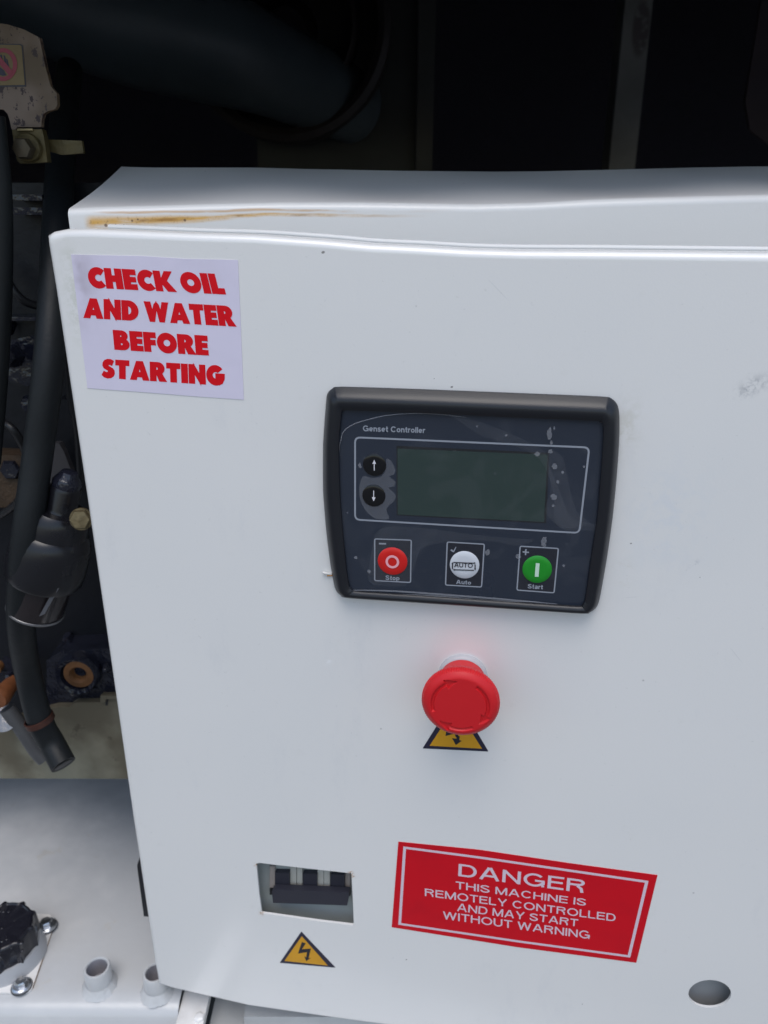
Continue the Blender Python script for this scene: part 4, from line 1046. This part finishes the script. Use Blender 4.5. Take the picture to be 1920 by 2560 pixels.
# lifting bracket with prohibition sticker
yL = YE - .03
tan = Mat('tan_primer_with_chips', (.19, .135, .10), rough=.55)
tan.mix(tan.noise(28, 3).step(.40, .65) * .75, (.085, .052, .018)); tan.mix(tan.noise(120, 5, rough=.75, stretch=(1, 1, .7)).step(.545, .58), (.035, .018, .018))
lb = thing('lifting_bracket', at(ZQ(430, 2030), yL), 'chipped tan metal bracket bolted to the engine, top left', 'bracket')
slab_px(((-80, -20), (110, 5), (350, 80), (572, 195), (600, 330), (660, 620), (735, 900), (825, 1010), (835, 1180), (800, 1240), (690, 1270), (630, 1310), (605, 1400), (600, 1500), (260, 1500), (200, 1560), (165, 1520), (140, 1400), (110, 1310), (50, 1245), (-80, 1235)), yL, .004, 'plate', tan, lb, ZQ)
olive = Mat('olive_brown_plated_steel', (.105, .080, .030), rough=.45, metal=.35, noise=.6, nscale=110, bump=.4, bscale=250)
slab_px(((175, 1540), (610, 1530), (640, 1650), (690, 2010), (300, 2030), (250, 1990), (210, 1800)), yL - .003, .006, 'foot', olive, lb, ZQ)
slab_px(((250, 1522), (470, 1522), (475, 1548), (250, 1552)), yL - .0045, .003, 'bend_edge', Mat('bare_gold_edge', (.42, .33, .17), rough=.4, metal=.6), lb, ZQ)
boss((420, 1800), 195, ZQ, yL - .003, [(0, 1), (.002, 1), (.003, .93), (.003, .5)], olive, 'washer', lb, 40)
boss((375, 1820), 150, ZQ, yL - .006, [(0, 1), (.005, 1), (.0065, .88), (.0067, 0)], Mat('dark_bronze_bolt', (.075, .058, .036), rough=.4, metal=.4, noise=.5, nscale=150), 'hex_bolt', lb, 6)
slab_px(((700, 1680), (1190, 1700), (1215, 1880), (900, 1905), (700, 1850)), yL + .008, .003, 'strap', olive, lb, ZQ)
ps = thing('prohibition_sticker', at(ZQ(150, 910), yL - .0002), 'worn yellow sticker with red no-touching circle on tan bracket', 'sticker')
slab_px(((-260, 285), (300, 290), (330, 310), (378, 912), (-200, 915)), yL - .0004, .0003, 'border', Mat('sticker_dark_border', (.045, .042, .05), rough=.5), ps, ZQ)
slab_px(((-240, 300), (285, 305), (312, 322), (360, 885), (-190, 898)), yL - .0007, .0002, 'field', Mat('dull_yellow_sticker', (.185, .125, .045), rough=.5, noise=.3, nscale=60), ps, ZQ)
def pring(cx_, cy_, rx, ry, w_, Y, name, mt):
    a_ = [at(ZQ(cx_ + rx * math.cos(t_), cy_ + ry * math.sin(t_)), Y) for t_ in [2 * math.pi * i / 48 for i in range(48)]]
    b_ = [at(ZQ(cx_ + (rx - w_) * math.cos(t_), cy_ + (ry - w_) * math.sin(t_)), Y) for t_ in [2 * math.pi * i / 48 for i in range(48)]]
    return G().loft([a_, b_]).build(name, mt, ps)
pr_ = Mat('faded_red_print', (.26, .030, .050), rough=.5)
pb_ = Mat('blue_black_print', (.028, .024, .045), rough=.5)
pring(45, 590, 205, 240, 62, yL - .0010, 'red_circle', pr_)
G().poly([at(ZQ(*q), yL - .0012) for q in ((-105, 470), (-60, 400), (185, 690), (140, 760))]).build('red_slash', pr_, ps)
for pts in (((0, 450), (25, 445), (45, 560), (15, 560)), ((50, 455), (72, 460), (100, 590), (70, 590)), ((90, 500), (108, 515), (132, 620), (105, 610)), ((-40, 460), (-15, 455), (5, 560), (-30, 560)), ((-60, 640), (-20, 610), (60, 680), (90, 745), (40, 755), (-60, 720))):
    G().poly([at(ZQ(*q), yL - .0009) for q in pts]).build('hand_symbol', pb_, ps)

# ---------------------------------------------------------------- fuel cap
cap_top = .034
cc = atz(ZK(10, 800), TZ + cap_top); rc_ = (atz(ZK(575, 800), TZ + cap_top) - cc).length
print('cap radius', rc_)
fcp = thing('filler_cap', Vector((cc.x, cc.y, TZ)), 'ribbed black filler cap on a bolted plate at the bottom left', 'filler cap')
capm = Mat('glossy_wet_black_plastic', (.014, .014, .020), rough=.20, bump=.5, bscale=60, bdist=.002)
clear = Mat('grey_filler_neck', (.42, .43, .45), rough=.3)
base = Vector((cc.x, cc.y, TZ))
NL = 10
def lobes(an, k):
    t_ = (an * NL / (2 * math.pi)) % 1; b_ = math.exp(-((t_ - .5) / .13) ** 2)
    return .97 + b_ * .095 if k < 6 else .97 + b_ * .06 if k == 6 else 1
G().lathe(base, (0, 0, 1), [(.012, rc_ * .97), (.016, rc_ * .98), (.028, rc_ * .96), (.032, rc_ * .95), (.0335, rc_ * .93), (.0342, rc_ * .90), (.0345, rc_ * .86), (.0335, rc_ * .80), (.0335, rc_ * .3), (.0335, .001)], 180, rf=lobes).build('ribbed_top', capm, fcp, smooth=40)
G().lathe(base, (0, 0, 1), [(.001, rc_ * 1.16), (.006, rc_ * 1.12), (.0135, rc_ * 1.02)], 64).build('neck_ring', clear, fcp, smooth=40)
pl = copy_mat(white, 'flange_white_paint'); 
plx = [tz(ZK(*q), .0015) for q in ((930, 690), (905, 860), (560, 1860), (520, 1915), (440, 1950), (250, 1960), (-100, 1950), (-900, 1900), (-1300, 1200), (-900, 560), (600, 585), (860, 600))]
plt = G().slab([Vector((q.x, q.y, TZ + .0004)) for q in plx], (0, 0, .0016)); plt.build('flange_plate', pl, fcp)
edge_rust = Mat('rust_line', (.24, .13, .05), rough=.8)
a_, b_ = tz(ZK(912, 830), .001), tz(ZK(556, 1868), .001); n_ = Vector(((b_ - a_).y, -(b_ - a_).x, 0)).normalized() * .0005
if n_.x < 0: n_ = -n_
G().slab([Vector((q.x, q.y, TZ + .0003)) for q in (a_, a_ + n_, (a_ + b_) / 2 + n_ * 1.6, b_ + n_, b_)], (0, 0, .0006)).build('rust_line', edge_rust, fcp)
dropm = Mat('water_drop', (.02, .02, .025), rough=.04, spec=.6)
for (u, v, r_) in ((370, 1090, .0021), (35, 1055, .0016), (115, 1020, .0012), (385, 1225, .0012), (30, 830, .0011), (10, 1335, .0012), (150, 545, .0013), (60, 540, .0015), (0, 540, .0012), (250, 700, .0009), (200, 1180, .0008)):
    c = atz(ZK(u, v), TZ + .0335); c.z = TZ + .0333 if (c - Vector((cc.x, cc.y, c.z))).length < rc_ * .82 else TZ + .0340
    G().lathe(c, (0, 0, 1), [(0, r_), (r_ * .25, r_ * .85), (r_ * .42, r_ * .5), (r_ * .48, 0)], 14).build('water_drop', dropm, fcp, smooth=70)
steel = Mat('zinc_bolt_steel', (.55, .57, .60), rough=.28, metal=.95, bump=.4, bscale=200)
dark_st = Mat('dark_sealant', (.05, .05, .055), rough=.4)
for (u, v) in ((800, 760), (365, 1795)):
    c = atz(ZK(u, v), TZ + .005); c.z = TZ + .002; r = (atz(ZK(u + 165, v), TZ + .002) - atz(ZK(u, v), TZ + .002)).length
    fb = G().lathe(c, (0, 0, 1), [(0, r * 1.08), (.0008, r * 1.05)], 32).build('seal_washer', dark_st, fcp, smooth=30)
    G().lathe(c, (0, 0, 1), [(.0008, r), (.002, r * .96), (.003, r * .8)], 32).build('bolt_flange', steel, fb, smooth=30)
    G().lathe(c, (0, 0, 1), [(.0028, r * .62), (.0062, r * .60), (.0072, r * .5), (.0068, 0)], 6, rf=None).build('bolt_head', steel, fb)

bpy.context.view_layer.update()
print('objects', len(bpy.data.objects), 'polys', sum(len(m_.polygons) for m_ in bpy.data.meshes))
